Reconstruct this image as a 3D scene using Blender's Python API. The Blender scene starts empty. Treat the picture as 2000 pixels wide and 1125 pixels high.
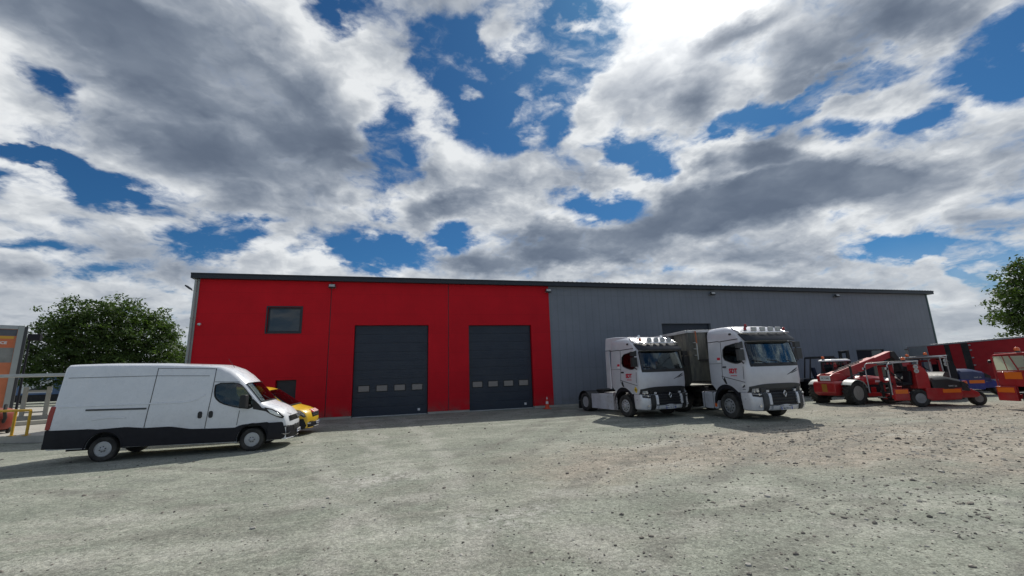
import bpy, bmesh, math, random
from mathutils import Vector, Matrix, Euler
D = bpy.data
SC = bpy.context.scene
COL = SC.collection
R = math.radians
rnd = random.Random(7)

# ------------------------------------------------------------------ helpers
class MB:
    """collects vertices and faces of one mesh object"""
    def __init__(s):
        s.v = []; s.f = []; s.m = []
    def face(s, idx, m=0):
        s.f.append(tuple(idx)); s.m.append(m)
    def poly(s, pts, m=0):
        b = len(s.v); s.v += [tuple(p) for p in pts]
        s.face(range(b, b + len(pts)), m)
    def box(s, x0, x1, y0, y1, z0, z1, m=0):
        b = len(s.v)
        s.v += [(x0,y0,z0),(x1,y0,z0),(x1,y1,z0),(x0,y1,z0),(x0,y0,z1),(x1,y0,z1),(x1,y1,z1),(x0,y1,z1)]
        for q in ((0,3,2,1),(4,5,6,7),(0,1,5,4),(1,2,6,5),(2,3,7,6),(3,0,4,7)):
            s.face([b+i for i in q], m)
        return s
    def obox(s, c, size, rot=(0,0,0), m=0):
        b = len(s.v); x,y,z = [k/2 for k in size]
        M = Euler(rot).to_matrix(); c = Vector(c)
        for p in [(-x,-y,-z),(x,-y,-z),(x,y,-z),(-x,y,-z),(-x,-y,z),(x,-y,z),(x,y,z),(-x,y,z)]:
            s.v.append(tuple(M @ Vector(p) + c))
        for q in ((0,3,2,1),(4,5,6,7),(0,1,5,4),(1,2,6,5),(2,3,7,6),(3,0,4,7)):
            s.face([b+i for i in q], m)
        return s
    def prism(s, poly, a0, a1, axis='y', m=0):
        """poly in (x,z) for axis y, (y,z) for axis x, (x,y) for axis z"""
        n = len(poly); b = len(s.v)
        for a in (a0, a1):
            for (p, q) in poly:
                s.v.append((p,a,q) if axis == 'y' else (a,p,q) if axis == 'x' else (p,q,a))
        s.face(range(b, b+n), m); s.face(range(b+2*n-1, b+n-1, -1), m)
        for i in range(n):
            j = (i+1) % n
            s.face((b+i, b+j, b+n+j, b+n+i), m)
        return s
    def loft(s, rings, cap0=True, cap1=True, m=0, closed=True):
        n = len(rings[0]); b = len(s.v)
        for r in rings: s.v += [tuple(p) for p in r]
        for k in range(len(rings)-1):
            for i in range(n if closed else n-1):
                j = (i+1) % n
                s.face((b+k*n+i, b+k*n+j, b+(k+1)*n+j, b+(k+1)*n+i), m)
        if cap0: s.face(range(b+n-1, b-1, -1), m)
        if cap1: s.face(range(b+(len(rings)-1)*n, b+len(rings)*n), m)
        return s
    def cyl(s, p0, p1, r0, r1=None, n=16, cap=True, m=0):
        r1 = r0 if r1 is None else r1
        p0 = Vector(p0); p1 = Vector(p1); d = (p1-p0).normalized()
        u = d.orthogonal().normalized(); w = d.cross(u)
        rings = [[p + (u*math.cos(2*math.pi*i/n) + w*math.sin(2*math.pi*i/n))*r for i in range(n)] for p, r in ((p0,r0),(p1,r1))]
        return s.loft(rings, cap, cap, m)
    def tube(s, path, r, n=8, m=0):
        path = [Vector(p) for p in path]; rings = []
        d = (path[1]-path[0]).normalized(); u = d.orthogonal().normalized()
        for k, p in enumerate(path):
            d = (path[min(k+1, len(path)-1)] - path[max(k-1, 0)]).normalized()
            u = (u - d*u.dot(d)).normalized(); w = d.cross(u)
            rr = r[k] if isinstance(r, (list, tuple)) else r
            rings.append([p + (u*math.cos(2*math.pi*i/n) + w*math.sin(2*math.pi*i/n))*rr for i in range(n)])
        return s.loft(rings, True, True, m)
    def lathe(s, prof, o=(0,0,0), axis='y', n=28, m=0, cap=True):
        """prof: (radius, offset along axis)"""
        rings = []
        for r, h in prof:
            ring = []
            for i in range(n):
                a = 2*math.pi*i/n; c, q = r*math.cos(a), r*math.sin(a)
                p = (c,h,q) if axis == 'y' else (h,c,q) if axis == 'x' else (c,q,h)
                ring.append((p[0]+o[0], p[1]+o[1], p[2]+o[2]))
            rings.append(ring)
        return s.loft(rings, cap, cap, m)
    def ball(s, c, r, n=10, k=6, sz=(1,1,1), m=0):
        prof = [(max(1e-3, math.sin(math.pi*i/k))*r, -math.cos(math.pi*i/k)*r) for i in range(k+1)]
        rings = [[(c[0]+pr*math.cos(2*math.pi*i/n)*sz[0], c[1]+pr*math.sin(2*math.pi*i/n)*sz[1], c[2]+h*sz[2]) for i in range(n)] for pr, h in prof]
        return s.loft(rings, True, True, m)
    def patch(s, g, m=0):
        """open grid of points"""
        b = len(s.v); n = len(g[0])
        for r in g: s.v += [tuple(p) for p in r]
        for k in range(len(g)-1):
            for i in range(n-1):
                s.face((b+k*n+i, b+k*n+i+1, b+(k+1)*n+i+1, b+(k+1)*n+i), m)
        return s
    def slab(s, g, a, b_, m=0):
        """closed solid: grid g pushed by vectors a and b_"""
        A = [[Vector(p)+Vector(a) for p in r] for r in g]; B = [[Vector(p)+Vector(b_) for p in r] for r in g]
        n = len(g[0]); K = len(g); o = len(s.v)
        for G in (A, B):
            for r in G: s.v += [tuple(p) for p in r]
        N = n*K
        for k in range(K-1):
            for i in range(n-1):
                q = (o+k*n+i, o+k*n+i+1, o+(k+1)*n+i+1, o+(k+1)*n+i)
                s.face(q, m); s.face([x+N for x in reversed(q)], m)
        rim = [i for i in range(n)] + [k*n+n-1 for k in range(1,K)] + [(K-1)*n+i for i in range(n-2,-1,-1)] + [k*n for k in range(K-2,0,-1)]
        for i in range(len(rim)):
            j = (i+1) % len(rim)
            s.face((o+rim[i], o+rim[j], o+rim[j]+N, o+rim[i]+N), m)
        return s
    def build(s, name, mats, parent=None, bevel=0, smooth=32, seg=2, fix=True):
        me = D.meshes.new(name); me.from_pydata(s.v, [], s.f)
        if not isinstance(mats, (list, tuple)): mats = [mats]
        for q in mats: me.materials.append(q)
        if len(mats) > 1:
            for p, q in zip(me.polygons, s.m): p.material_index = q
        if fix:
            bm = bmesh.new(); bm.from_mesh(me); bmesh.ops.recalc_face_normals(bm, faces=bm.faces); bm.to_mesh(me); bm.free()
        if smooth:
            me.polygons.foreach_set('use_smooth', [True]*len(me.polygons)); me.set_sharp_from_angle(angle=R(smooth))
        o = D.objects.new(name, me); COL.objects.link(o)
        if parent: o.parent = parent
        if bevel:
            b = o.modifiers.new('edge', 'BEVEL'); b.width = bevel; b.segments = seg; b.limit_method = 'ANGLE'; b.angle_limit = R(40); b.harden_normals = True
        return o

def cut(o, mbs, mat):
    """subtract closed solids from o; the cut faces take material mat"""
    if mat.name not in [q.name for q in o.data.materials if q]: o.data.materials.append(mat)
    tmp = []
    for mb in mbs:
        c = mb.build('cutter', mat, smooth=0); tmp.append(c)
        q = o.modifiers.new('b', 'BOOLEAN'); q.object = c; q.operation = 'DIFFERENCE'; q.solver = 'EXACT'; q.material_mode = 'TRANSFER'
    bpy.context.view_layer.update()
    dg = bpy.context.evaluated_depsgraph_get()
    me = D.meshes.new_from_object(o.evaluated_get(dg))
    o.modifiers.clear(); o.data = me
    me.set_sharp_from_angle(angle=R(32))
    for c in tmp: D.objects.remove(c, do_unlink=True)

def tag(o, label=None, cat=None, group=None, kind=None):
    if label: o['label'] = label
    if cat: o['category'] = cat
    if group: o['group'] = group
    if kind: o['kind'] = kind
    return o
def thing(name, label, cat, loc=(0,0,0), rz=0, group=None, ry=0):
    o = D.objects.new(name, None); COL.objects.link(o); o.empty_display_size = .3
    o.location = loc; o.rotation_euler = (0, ry, rz)
    return tag(o, label, cat, group)
def copy_tree(o, parent=None):
    c = o.copy(); COL.objects.link(c)
    if parent: c.parent = parent
    for ch in list(o.children): copy_tree(ch, c)
    return c
def text_mesh(name, s, size, mat, parent, loc, rot, ext=.004, sx=1, bold=0):
    cu = D.curves.new(name, 'FONT'); cu.body = s; cu.size = size; cu.extrude = ext; cu.align_x = 'CENTER'; cu.align_y = 'CENTER'; cu.offset = bold
    t = D.objects.new('t', cu); COL.objects.link(t)
    bpy.context.view_layer.update()
    me = D.meshes.new_from_object(t.evaluated_get(bpy.context.evaluated_depsgraph_get()))
    D.objects.remove(t, do_unlink=True)
    me.materials.clear(); me.materials.append(mat)
    o = D.objects.new(name, me); COL.objects.link(o); o.parent = parent; o.location = loc; o.rotation_euler = rot; o.scale = (sx,1,1)
    return o

# ------------------------------------------------------------------ node helpers
class NT:
    def __init__(s, t): s.t = t; s.n = t.nodes; s.l = t.links
    def put(s, sock, v):
        if isinstance(v, bpy.types.NodeSocket): s.l.new(v, sock)
        elif v is not None:
            if isinstance(v, (tuple, list)) and len(v) == 3 and sock.type == 'RGBA': v = (*v, 1)
            sock.default_value = v
    def new(s, typ, **k):
        n = s.n.new(typ)
        for a, v in k.items(): setattr(n, a, v)
        return n
    def math(s, op, a, b=None, c=None, clamp=False):
        n = s.new('ShaderNodeMath', operation=op, use_clamp=clamp)
        for i, v in enumerate((a, b, c)):
            if v is not None: s.put(n.inputs[i], v)
        return n.outputs[0]
    def vmath(s, op, a, b=None, sc=None):
        n = s.new('ShaderNodeVectorMath', operation=op)
        s.put(n.inputs[0], a)
        if b is not None: s.put(n.inputs[1], b)
        if sc is not None: s.put(n.inputs['Scale'], sc)
        return n.outputs['Value' if op in ('DOT_PRODUCT','LENGTH') else 'Vector']
    def noise(s, vec, scale, detail=4, rough=.55, dist=0, out=0, dim='3D'):
        n = s.new('ShaderNodeTexNoise', noise_dimensions=dim)
        if vec is not None: s.put(n.inputs['Vector'], vec)
        n.inputs['Scale'].default_value = scale; n.inputs['Detail'].default_value = detail
        n.inputs['Roughness'].default_value = rough; n.inputs['Distortion'].default_value = dist
        return n.outputs[out]
    def voro(s, vec, scale, out='Distance', feature='F1', rand=1):
        n = s.new('ShaderNodeTexVoronoi', feature=feature)
        if vec is not None: s.put(n.inputs['Vector'], vec)
        n.inputs['Scale'].default_value = scale; n.inputs['Randomness'].default_value = rand
        return n.outputs[out]
    def ramp(s, f, a, b, c=0., d=1., kind='SMOOTHSTEP'):
        n = s.new('ShaderNodeMapRange', interpolation_type=kind)
        s.put(n.inputs[0], f)
        for i, v in enumerate((a, b, c, d)): s.put(n.inputs[i+1], v)
        return n.outputs[0]
    def mix(s, f, a, b, mode='MIX'):
        n = s.new('ShaderNodeMix', data_type='RGBA', blend_type=mode)
        s.put(n.inputs[0], f); s.put(n.inputs[6], a); s.put(n.inputs[7], b)
        return n.outputs[2]
    def mapping(s, vec, loc=(0,0,0), rot=(0,0,0), sc=(1,1,1), kind='POINT'):
        n = s.new('ShaderNodeMapping', vector_type=kind)
        s.put(n.inputs[0], vec); n.inputs[1].default_value = loc; n.inputs[2].default_value = rot; n.inputs[3].default_value = sc
        return n.outputs[0]
    def blobs(s, vec, items, gain=1.6, wide=1.25):
        """sum of soft ellipses (cx, cy, a, b, angle, strength)"""
        acc = None
        for cx, cy, a, b, ang, st in items:
            q = s.mapping(vec, (cx,cy,0), (0,0,R(ang)), (a*wide,b*wide,1), 'TEXTURE')
            g = s.new('ShaderNodeTexGradient', gradient_type='SPHERICAL'); s.put(g.inputs[0], q)
            acc = s.math('MULTIPLY_ADD', g.outputs['Fac'], st*gain, acc if acc is not None else 0.)
        return acc
    def bump(s, h, strength=.3, dist=.02, nrm=None):
        n = s.new('ShaderNodeBump'); n.inputs['Strength'].default_value = strength; n.inputs['Distance'].default_value = dist
        s.put(n.inputs['Height'], h)
        if nrm is not None: s.put(n.inputs['Normal'], nrm)
        return n.outputs[0]

def new_mat(name):
    m = D.materials.new(name); m.use_nodes = True
    t = NT(m.node_tree); b = m.node_tree.nodes['Principled BSDF']
    return m, t, b
def mat(name, col, rough=.5, metal=0, var=.08, scale=3., coat=0, bump=0, bscale=60., dirt=0, dirtcol=(.20,.19,.165), spec=.5, dz=None):
    """painted / plain surface: colour varied by noise, optional road dirt rising from below dz, optional fine bump"""
    m, t, b = new_mat(name)
    tc = t.new('ShaderNodeTexCoord').outputs['Object']
    n = t.noise(tc, scale, 5, .6)
    f = t.ramp(n, .3, .7, 1-var, 1+var, 'LINEAR')
    c = t.vmath('SCALE', tuple(col), sc=f)
    r = t.ramp(t.noise(tc, scale*2.3, 4), .3, .7, max(0, rough-.07), min(1, rough+.09), 'LINEAR')
    if dirt:
        geo = t.new('ShaderNodeNewGeometry').outputs['Position']
        z = t.new('ShaderNodeSeparateXYZ'); t.put(z.inputs[0], geo)
        k = t.ramp(t.noise(tc, 2.2, 6, .65), .35, .75, 0, 1)
        if dz: k = t.math('MULTIPLY', k, t.ramp(z.outputs[2], .1, dz, 1, .12))
        k = t.math('MULTIPLY', k, dirt, clamp=True)
        c = t.mix(k, c, dirtcol); r = t.math('ADD', r, t.math('MULTIPLY', k, .4), clamp=True)
    t.put(b.inputs['Base Color'], c); t.put(b.inputs['Roughness'], r)
    b.inputs['Metallic'].default_value = metal; b.inputs['Coat Weight'].default_value = coat; b.inputs['Coat Roughness'].default_value = .06
    b.inputs['Specular IOR Level'].default_value = spec
    if bump: t.put(b.inputs['Normal'], t.bump(t.noise(tc, bscale, 4), bump, .01))
    return m
def glass_mat(name, tint=(.55,.62,.6), refl=1.0, dark=0.):
    m, t, b = new_mat(name)
    out = t.n['Material Output']
    tr = t.new('ShaderNodeBsdfTransparent'); tr.inputs[0].default_value = (*tint, 1)
    gl = t.new('ShaderNodeBsdfGlossy'); gl.inputs['Roughness'].default_value = .015; gl.inputs[0].default_value = (.95,.97,1,1)
    fr = t.new('ShaderNodeFresnel'); fr.inputs[0].default_value = 1.5
    mx = t.new('ShaderNodeMixShader'); t.put(mx.inputs[0], t.math('MULTIPLY_ADD', fr.outputs[0], refl, .02, clamp=True))
    t.l.new(tr.outputs[0], mx.inputs[1]); t.l.new(gl.outputs[0], mx.inputs[2]); t.l.new(mx.outputs[0], out.inputs[0])
    return m

M = {}
M['white_paint'] = mat('white_paint', (.74,.76,.80), .28, coat=.5, var=.03, dirt=.35, dz=1.6)
M['yellow_paint'] = mat('yellow_paint', (.74,.46,.02), .3, coat=.5, var=.04, dirt=.25, dz=1.2)
M['silver_paint'] = mat('silver_paint', (.60,.61,.66), .34, metal=.15, coat=.4, var=.05, dirt=.4, dz=1.9)
M['silver_bright'] = mat('silver_bright', (.70,.71,.74), .3, metal=.2, coat=.3, var=.05, dirt=.3, dz=1.4)
M['red_paint'] = mat('red_paint', (.40,.010,.014), .36, coat=.3, var=.12, dirt=.2, dz=2.2)
M['dull_red'] = mat('dull_red', (.38,.012,.018), .5, var=.12, dirt=.25, dz=3.)
M['cladding'] = mat('cladding', (.010,.010,.015), .55, var=.15, dirt=.06, dz=.6, spec=.3)
M['black_plastic'] = mat('black_plastic', (.016,.017,.019), .5, var=.2, dirt=.15, dz=1.)
M['dark_grey'] = mat('dark_grey', (.045,.048,.052), .5, var=.12, dirt=.15, dz=1.2)
M['rubber'] = mat('rubber', (.022,.022,.022), .85, var=.3, dirt=.55, dirtcol=(.16,.15,.13), bump=.3)
M['steel'] = mat('steel', (.50,.51,.52), .42, metal=.35, var=.1, dirt=.35)
M['chrome'] = mat('chrome', (.70,.71,.72), .2, metal=.85, var=.03)
M['grey_rim'] = mat('grey_rim', (.30,.31,.32), .5, metal=.3, var=.1, dirt=.5)
M['chassis'] = mat('chassis', (.018,.018,.02), .7, var=.3, dirt=.5, dirtcol=(.09,.085,.075))
M['well'] = mat('wheel_well', (.012,.012,.013), .9, var=.2)
M['cabin'] = mat('cabin_trim', (.045,.05,.055), .8, var=.2)
M['seat_fabric'] = mat('seat_fabric', (.02,.03,.06), .9, var=.2)
M['curtain_fabric'] = mat('curtain_fabric', (.02,.05,.16), .9, var=.15)
M['glass'] = glass_mat('cab_glass', refl=.8)
M['lens'] = glass_mat('lamp_lens', (.86,.88,.9), 1.4)
M['orange_lens'] = mat('orange_lens', (.75,.13,.01), .2, var=.05, coat=.6)
M['red_lens'] = mat('red_lens', (.32,.012,.012), .2, var=.05, coat=.7)
M['reflector'] = mat('orange_reflector', (.80,.17,.01), .4, var=.05)
M['plate_white'] = mat('plate_white', (.72,.73,.74), .45, var=.04)
M['plate_blue'] = mat('plate_blue', (.02,.05,.35), .45, var=.04)
M['ink'] = mat('black_ink', (.015,.015,.02), .5, var=.05)
M['red_ink'] = mat('red_ink', (.55,.015,.04), .4, var=.05)
M['white_ink'] = mat('white_ink', (.72,.71,.69), .5, var=.05)
M['yellow_ink'] = mat('yellow_ink', (.75,.5,.02), .5, var=.08)
M['tread_plate'] = mat('tread_plate', (.46,.47,.48), .3, metal=.7, var=.1, bump=.5, bscale=40)
M['blue_plastic'] = mat('blue_plastic', (.025,.04,.13), .4, var=.12, dirt=.2, coat=.2)
M['bright_blue'] = mat('bright_blue', (.015,.025,.22), .4, var=.1, dirt=.2)
M['safety_yellow'] = mat('safety_yellow', (.62,.36,.02), .5, var=.1, dirt=.15)
M['concrete'] = mat('concrete', (.40,.38,.335), .85, var=.14, scale=1.5, bump=.3)
M['galvanised'] = mat('galvanised', (.42,.44,.44), .45, metal=.6, var=.1)
M['cream'] = mat('cream_paint', (.42,.40,.34), .7, var=.1)
M['anthracite'] = mat('anthracite', (.022,.027,.036), .45, var=.06, bump=.03)
M['orange_plastic'] = mat('orange_plastic', (.75,.10,.02), .5, var=.06)

# ------------------------------------------------------------------ world
HOLES = [(14.9,40.4,12.6,5.6,175,1.00), (5.3,41.0,5.3,4.0,-160,1.00), (12.7,33.9,6.1,5.2,-10,0.90), (22.1,38.9,7.2,6.1,61,1.00), (27.4,41.6,5.5,3.6,165,0.80), (22.4,33.2,4.1,2.4,87,0.60), (-1.4,29.0,5.4,4.1,67,1.00), (0.6,26.6,3.5,2.5,-174,0.70), (-11.4,42.8,4.0,1.5,-173,0.80), (-35.4,26.3,2.7,1.2,159,0.75), (-36.6,20.4,3.9,0.6,-166,0.80), (-32.9,20.5,3.1,0.9,177,0.80), (-31.6,18.9,2.2,1.3,167,0.70), (-28.4,18.2,2.4,0.9,174,0.70), (-37.7,18.2,1.3,0.9,-151,0.60), (-21.4,16.1,5.3,2.2,-157,1.00), (-17.7,17.9,2.4,0.9,-160,0.50), (-6.5,16.4,6.6,1.9,178,1.00), (-2.5,14.8,5.8,1.9,-178,1.00), (6.8,17.2,2.9,2.6,-158,1.00), (-2.0,20.6,1.6,1.0,-175,0.60), (-35.4,12.7,3.5,0.7,-173,0.70), (-29.8,10.8,2.9,1.2,-165,0.70), (-28.5,24.1,1.0,0.5,-159,0.50), (66.9,26.6,4.5,2.5,-179,1.00), (68.4,23.7,2.8,2.0,124,1.00), (57.9,28.8,4.6,1.4,179,0.90), (53.0,28.5,4.3,1.4,-167,0.90), (47.6,27.5,4.5,1.9,176,0.90), (43.3,28.1,3.4,1.3,-177,0.60), (55.2,24.4,3.3,1.3,169,0.80), (62.1,22.5,3.4,1.0,159,0.80), (64.1,22.9,1.5,0.7,151,0.50), (32.5,26.7,3.9,2.0,-169,1.00), (29.5,28.7,2.8,2.3,90,0.60), (29.1,20.9,5.4,2.2,177,1.00), (36.5,25.3,2.7,1.5,176,0.70), (22.8,22.6,3.1,1.3,175,0.60), (58.9,10.9,5.6,1.3,161,1.00), (63.7,9.6,3.8,1.5,166,1.00), (62.7,7.9,2.1,1.0,144,0.70), (16.4,30.8,2.8,2.4,88,0.50), (56.1,8.3,2.9,0.6,170,0.30)]
CLOUDS = [(19.4,34.6,3.7,2.9,67,0.90), (10.0,36.8,2.9,1.0,159,0.60), (15.1,43.3,4.8,2.6,-175,0.55), (8.0,33.2,2.3,1.2,170,0.40), (26.1,43.3,4.7,0.8,166,0.50), (33.4,34.6,8.9,5.8,163,0.40), (14.3,43.5,3.3,2.1,179,0.50), (27.1,30.2,6.5,2.8,160,0.50), (30.2,24.4,4.2,1.9,171,0.40), (-9.5,14.5,2.5,1.9,-174,0.50), (59.5,16.3,7.0,3.0,160,0.40), (-14.1,13.5,6.5,1.9,-170,0.40), (-11.4,15.6,2.7,1.4,-174,0.25), (46.2,23.5,10.0,2.6,171,0.40)]
DARKS = [(-20.2,32.6,19.6,6.7,164,0.80), (-32.2,33.0,13.8,4.2,-180,0.80), (-21.9,23.5,10.2,3.9,167,0.80), (-12.0,25.5,6.3,3.6,-179,0.60), (-12.9,29.4,7.2,3.1,156,0.50), (44.4,19.1,13.6,3.0,176,1.00), (56.0,18.5,7.8,2.9,166,1.00), (32.9,17.5,11.1,3.0,-175,0.90), (18.0,16.3,10.0,2.8,-165,0.70), (49.2,23.2,3.1,1.9,159,0.80), (42.7,23.8,3.5,1.3,176,0.60), (39.9,31.5,4.3,3.1,-162,0.70), (53.6,31.9,5.0,3.6,171,0.70), (47.3,37.5,7.1,1.8,-174,0.80), (62.1,32.0,5.6,2.2,158,0.60), (-29.8,13.7,3.4,1.8,179,0.70), (-24.5,12.1,6.2,1.6,176,0.60), (-35.3,10.0,2.5,1.1,-180,0.60), (6.4,22.0,5.9,1.5,-171,0.60), (32.7,14.5,15.4,1.5,172,0.40), (64.8,12.4,2.4,1.1,161,0.60), (-6.7,22.1,2.7,1.0,-174,0.40), (66.7,28.7,2.2,1.5,130,0.40), (10.0,14.5,5.8,1.4,179,0.50), (44.3,10.1,12.3,0.9,171,0.35), (49.8,11.7,7.2,0.7,169,0.30)]
BRIGHTS = [(42.8,42.4,7.6,3.8,159,1.00), (36.9,38.9,5.8,3.3,180,0.35), (42.5,41.0,18.2,10.1,154,0.25), (38.3,23.8,3.0,0.8,-157,0.40), (46.0,26.0,3.3,0.7,172,0.45), (51.4,23.7,3.6,0.7,146,0.40), (47.6,21.5,5.6,0.6,180,0.45), (56.6,21.5,5.0,1.0,157,0.35), (63.7,19.4,4.6,2.3,153,0.35), (20.4,20.7,7.9,1.0,164,0.45), (29.0,18.8,4.1,0.8,168,0.40), (35.6,21.0,2.3,2.1,131,0.45), (-8.9,15.2,4.5,1.4,-166,0.45), (0.4,35.4,4.9,3.7,172,0.35), (7.2,31.1,5.5,3.5,141,0.40), (12.5,27.3,6.0,3.3,171,0.30), (-36.0,23.6,3.8,1.6,177,0.35), (-28.7,19.6,2.9,0.8,162,0.30), (-33.8,15.6,5.9,1.4,-178,0.35), (27.7,36.7,4.5,3.3,168,0.40), (29.1,28.7,5.0,2.5,170,0.35), (30.1,24.1,3.5,1.7,171,0.35), (19.4,34.3,2.8,2.3,64,0.40), (65.0,26.0,3.9,1.1,160,0.35), (58.9,24.8,5.3,1.3,172,0.35), (-22.4,13.8,4.4,0.9,169,0.30), (42.9,11.9,14.4,1.2,174,0.15), (-7.1,41.3,8.1,2.2,167,0.20), (-0.5,13.0,4.1,1.1,-179,0.30), (-14.0,12.3,7.1,1.0,-176,0.30), (-36.0,10.6,2.5,0.6,174,0.25)]
SUN_AZ, SUN_EL = 42.0, 48.0
sun_dir = Vector((math.sin(R(SUN_AZ))*math.cos(R(SUN_EL)), math.cos(R(SUN_AZ))*math.cos(R(SUN_EL)), math.sin(R(SUN_EL))))
def build_world():
    w = D.worlds.new('World'); SC.world = w; w.use_nodes = True
    t = NT(w.node_tree)
    for n in list(t.n): t.n.remove(n)
    out = t.new('ShaderNodeOutputWorld')
    sky = t.new('ShaderNodeTexSky', sky_type='NISHITA'); sky.sun_disc = False
    sky.sun_elevation = R(SUN_EL); sky.sun_rotation = R(SUN_AZ); sky.air_density = 1.0; sky.dust_density = .4; sky.ozone_density = 2.5
    d = t.new('ShaderNodeTexCoord').outputs['Generated']
    sp = t.new('ShaderNodeSeparateXYZ'); t.put(sp.inputs[0], d); x, y, z = sp.outputs
    az = t.math('MULTIPLY', t.math('ARCTAN2', x, y), 57.29578)
    el = t.math('MULTIPLY', t.math('ARCSINE', z), 57.29578)
    zc = t.math('MAXIMUM', z, 0.)
    # a flat cloud deck seen in perspective: direction projected on a plane overhead
    inv = t.math('DIVIDE', 1., t.math('ADD', zc, .42))
    cb = t.new('ShaderNodeCombineXYZ'); t.put(cb.inputs[0], t.math('MULTIPLY', x, inv)); t.put(cb.inputs[1], t.math('MULTIPLY', y, inv)); t.put(cb.inputs[2], t.math('MULTIPLY', zc, 1.3))
    P = cb.outputs[0]
    # ragged edges: wobble the place where the masks are looked up
    wob = t.vmath('SUBTRACT', t.noise(P, 2.6, 5, .6, out=1), (.5,.5,.5))
    wf = t.vmath('SUBTRACT', t.noise(P, 9., 5, .62, out=1), (.5,.5,.5))
    ws = t.vmath('ADD', t.vmath('MULTIPLY', wob, (17.,12.,0)), t.vmath('MULTIPLY', wf, (8.,6.5,0)))
    ws = t.vmath('SCALE', ws, sc=t.math('ADD', t.math('MULTIPLY', zc, 1.1), .22))
    ae = t.new('ShaderNodeCombineXYZ'); t.put(ae.inputs[0], az); t.put(ae.inputs[1], el)
    Q = t.vmath('ADD', ae.outputs[0], ws)
    Qs = t.vmath('ADD', ae.outputs[0], t.vmath('SCALE', ws, sc=.8))
    H = t.math('MINIMUM', t.blobs(Q, HOLES, 1.45, 1.40), 1.)
    K = t.math('MINIMUM', t.blobs(Q, CLOUDS, 1.8), 1.)
    DK = t.math('MINIMUM', t.blobs(Qs, DARKS, 1.75), 1.1)
    BR = t.blobs(Qs, BRIGHTS, 1.)
    sx, sy = sun_dir.x, sun_dir.y
    Pw = t.vmath('ADD', P, t.vmath('SCALE', wob, sc=.22))
    def offs(k): return t.vmath('ADD', Pw, (sx*k, sy*k, k*.6))
    f1 = t.noise(Pw, 4.2, 12, .6)
    fb = t.noise(Pw, 4.2, 4, .5); fb2 = t.noise(offs(.085), 4.2, 3, .5)
    f3 = t.noise(Pw, 15., 8, .62)
    f5 = t.noise(Pw, 11., 4, .55); f6 = t.noise(offs(.03), 11., 4, .55)
    # rounded heads of cumulus
    v1 = t.new('ShaderNodeTexVoronoi', feature='SMOOTH_F1'); t.put(v1.inputs['Vector'], t.vmath('ADD', Pw, t.vmath('SCALE', wf, sc=.10))); v1.inputs['Scale'].default_value = 11.; v1.inputs['Smoothness'].default_value = .5
    puff = t.math('SUBTRACT', .45, v1.outputs['Distance'])
    dn = t.math('MULTIPLY_ADD', t.math('SUBTRACT', f1, .5), 3.3, .90)
    dn = t.math('MULTIPLY_ADD', t.math('SUBTRACT', f3, .5), 1.5, dn)
    dn = t.math('MULTIPLY_ADD', puff, .30, dn)
    dn = t.math('MULTIPLY_ADD', H, -.98, dn)
    dn = t.math('MULTIPLY_ADD', K, .80, dn)
    dn = t.math('MULTIPLY_ADD', DK, .38, dn)
    # unseen sky behind the camera and overhead: clouds thinned to dim and blue shadows
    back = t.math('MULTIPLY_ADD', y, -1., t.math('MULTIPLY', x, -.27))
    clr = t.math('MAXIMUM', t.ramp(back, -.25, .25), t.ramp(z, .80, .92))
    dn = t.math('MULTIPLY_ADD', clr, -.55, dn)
    dn = t.math('MULTIPLY_ADD', t.ramp(el, 0., 12., 1., 0.), .22, dn)
    cov = t.ramp(dn, -.04, .96)
    thick = t.ramp(dn, .55, 1.35)
    relief = t.math('ADD', t.math('MULTIPLY', t.math('SUBTRACT', fb, fb2), 1.9), t.math('MULTIPLY', t.math('SUBTRACT', f5, f6), .75))
    relief = t.math('MULTIPLY_ADD', puff, .22, relief)
    calm = t.ramp(el, 1., 24., .40, 1.)
    br = t.math('MULTIPLY_ADD', thick, -.14, .80)
    br = t.math('MULTIPLY_ADD', t.math('SUBTRACT', fb, .5), t.math('MULTIPLY', calm, -.7), br)
    mott = t.math('MULTIPLY_ADD', t.math('SUBTRACT', fb, .5), 1.6, .85)
    br = t.math('MULTIPLY_ADD', t.math('MULTIPLY', DK, mott), -.50, br)
    br = t.math('ADD', br, t.math('MULTIPLY', t.math('MULTIPLY', relief, calm), t.math('MULTIPLY_ADD', DK, -.55, 1., clamp=True)))
    br = t.math('MULTIPLY_ADD', BR, .55, br)
    cr = t.new('ShaderNodeValToRGB'); t.put(cr.inputs[0], br)
    cr.color_ramp.interpolation = 'B_SPLINE'
    e = cr.color_ramp.elements
    e[0].position = 0.; e[0].color = (.11,.14,.195,1)
    e[1].position = 1.; e[1].color = (.88,.90,.91,1)
    for pos, c in ((.3,(.195,.235,.30,1)),(.55,(.36,.40,.46,1)),(.8,(.62,.65,.68,1))):
        q = cr.color_ramp.elements.new(pos); q.color = c
    # light from the hidden sun leaking round the clouds
    sd = t.math('MAXIMUM', t.vmath('DOT_PRODUCT', d, tuple(sun_dir)), 0.)
    glow = t.math('MULTIPLY', t.math('POWER', sd, 60.), .9)
    gcol = t.vmath('SCALE', (1.,.98,.95), sc=t.math('MULTIPLY', glow, t.math('MULTIPLY_ADD', DK, -.7, 1., clamp=True)))
    ccol = t.vmath('ADD', cr.outputs[0], gcol)
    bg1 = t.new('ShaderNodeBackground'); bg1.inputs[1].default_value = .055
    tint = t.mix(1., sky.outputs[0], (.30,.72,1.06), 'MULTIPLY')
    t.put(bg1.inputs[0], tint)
    bg2 = t.new('ShaderNodeBackground'); t.put(bg2.inputs[0], ccol); bg2.inputs[1].default_value = 1.
    # thin milk near the horizon
    hz = t.ramp(el, 0., 13., .55, 0.)
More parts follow.
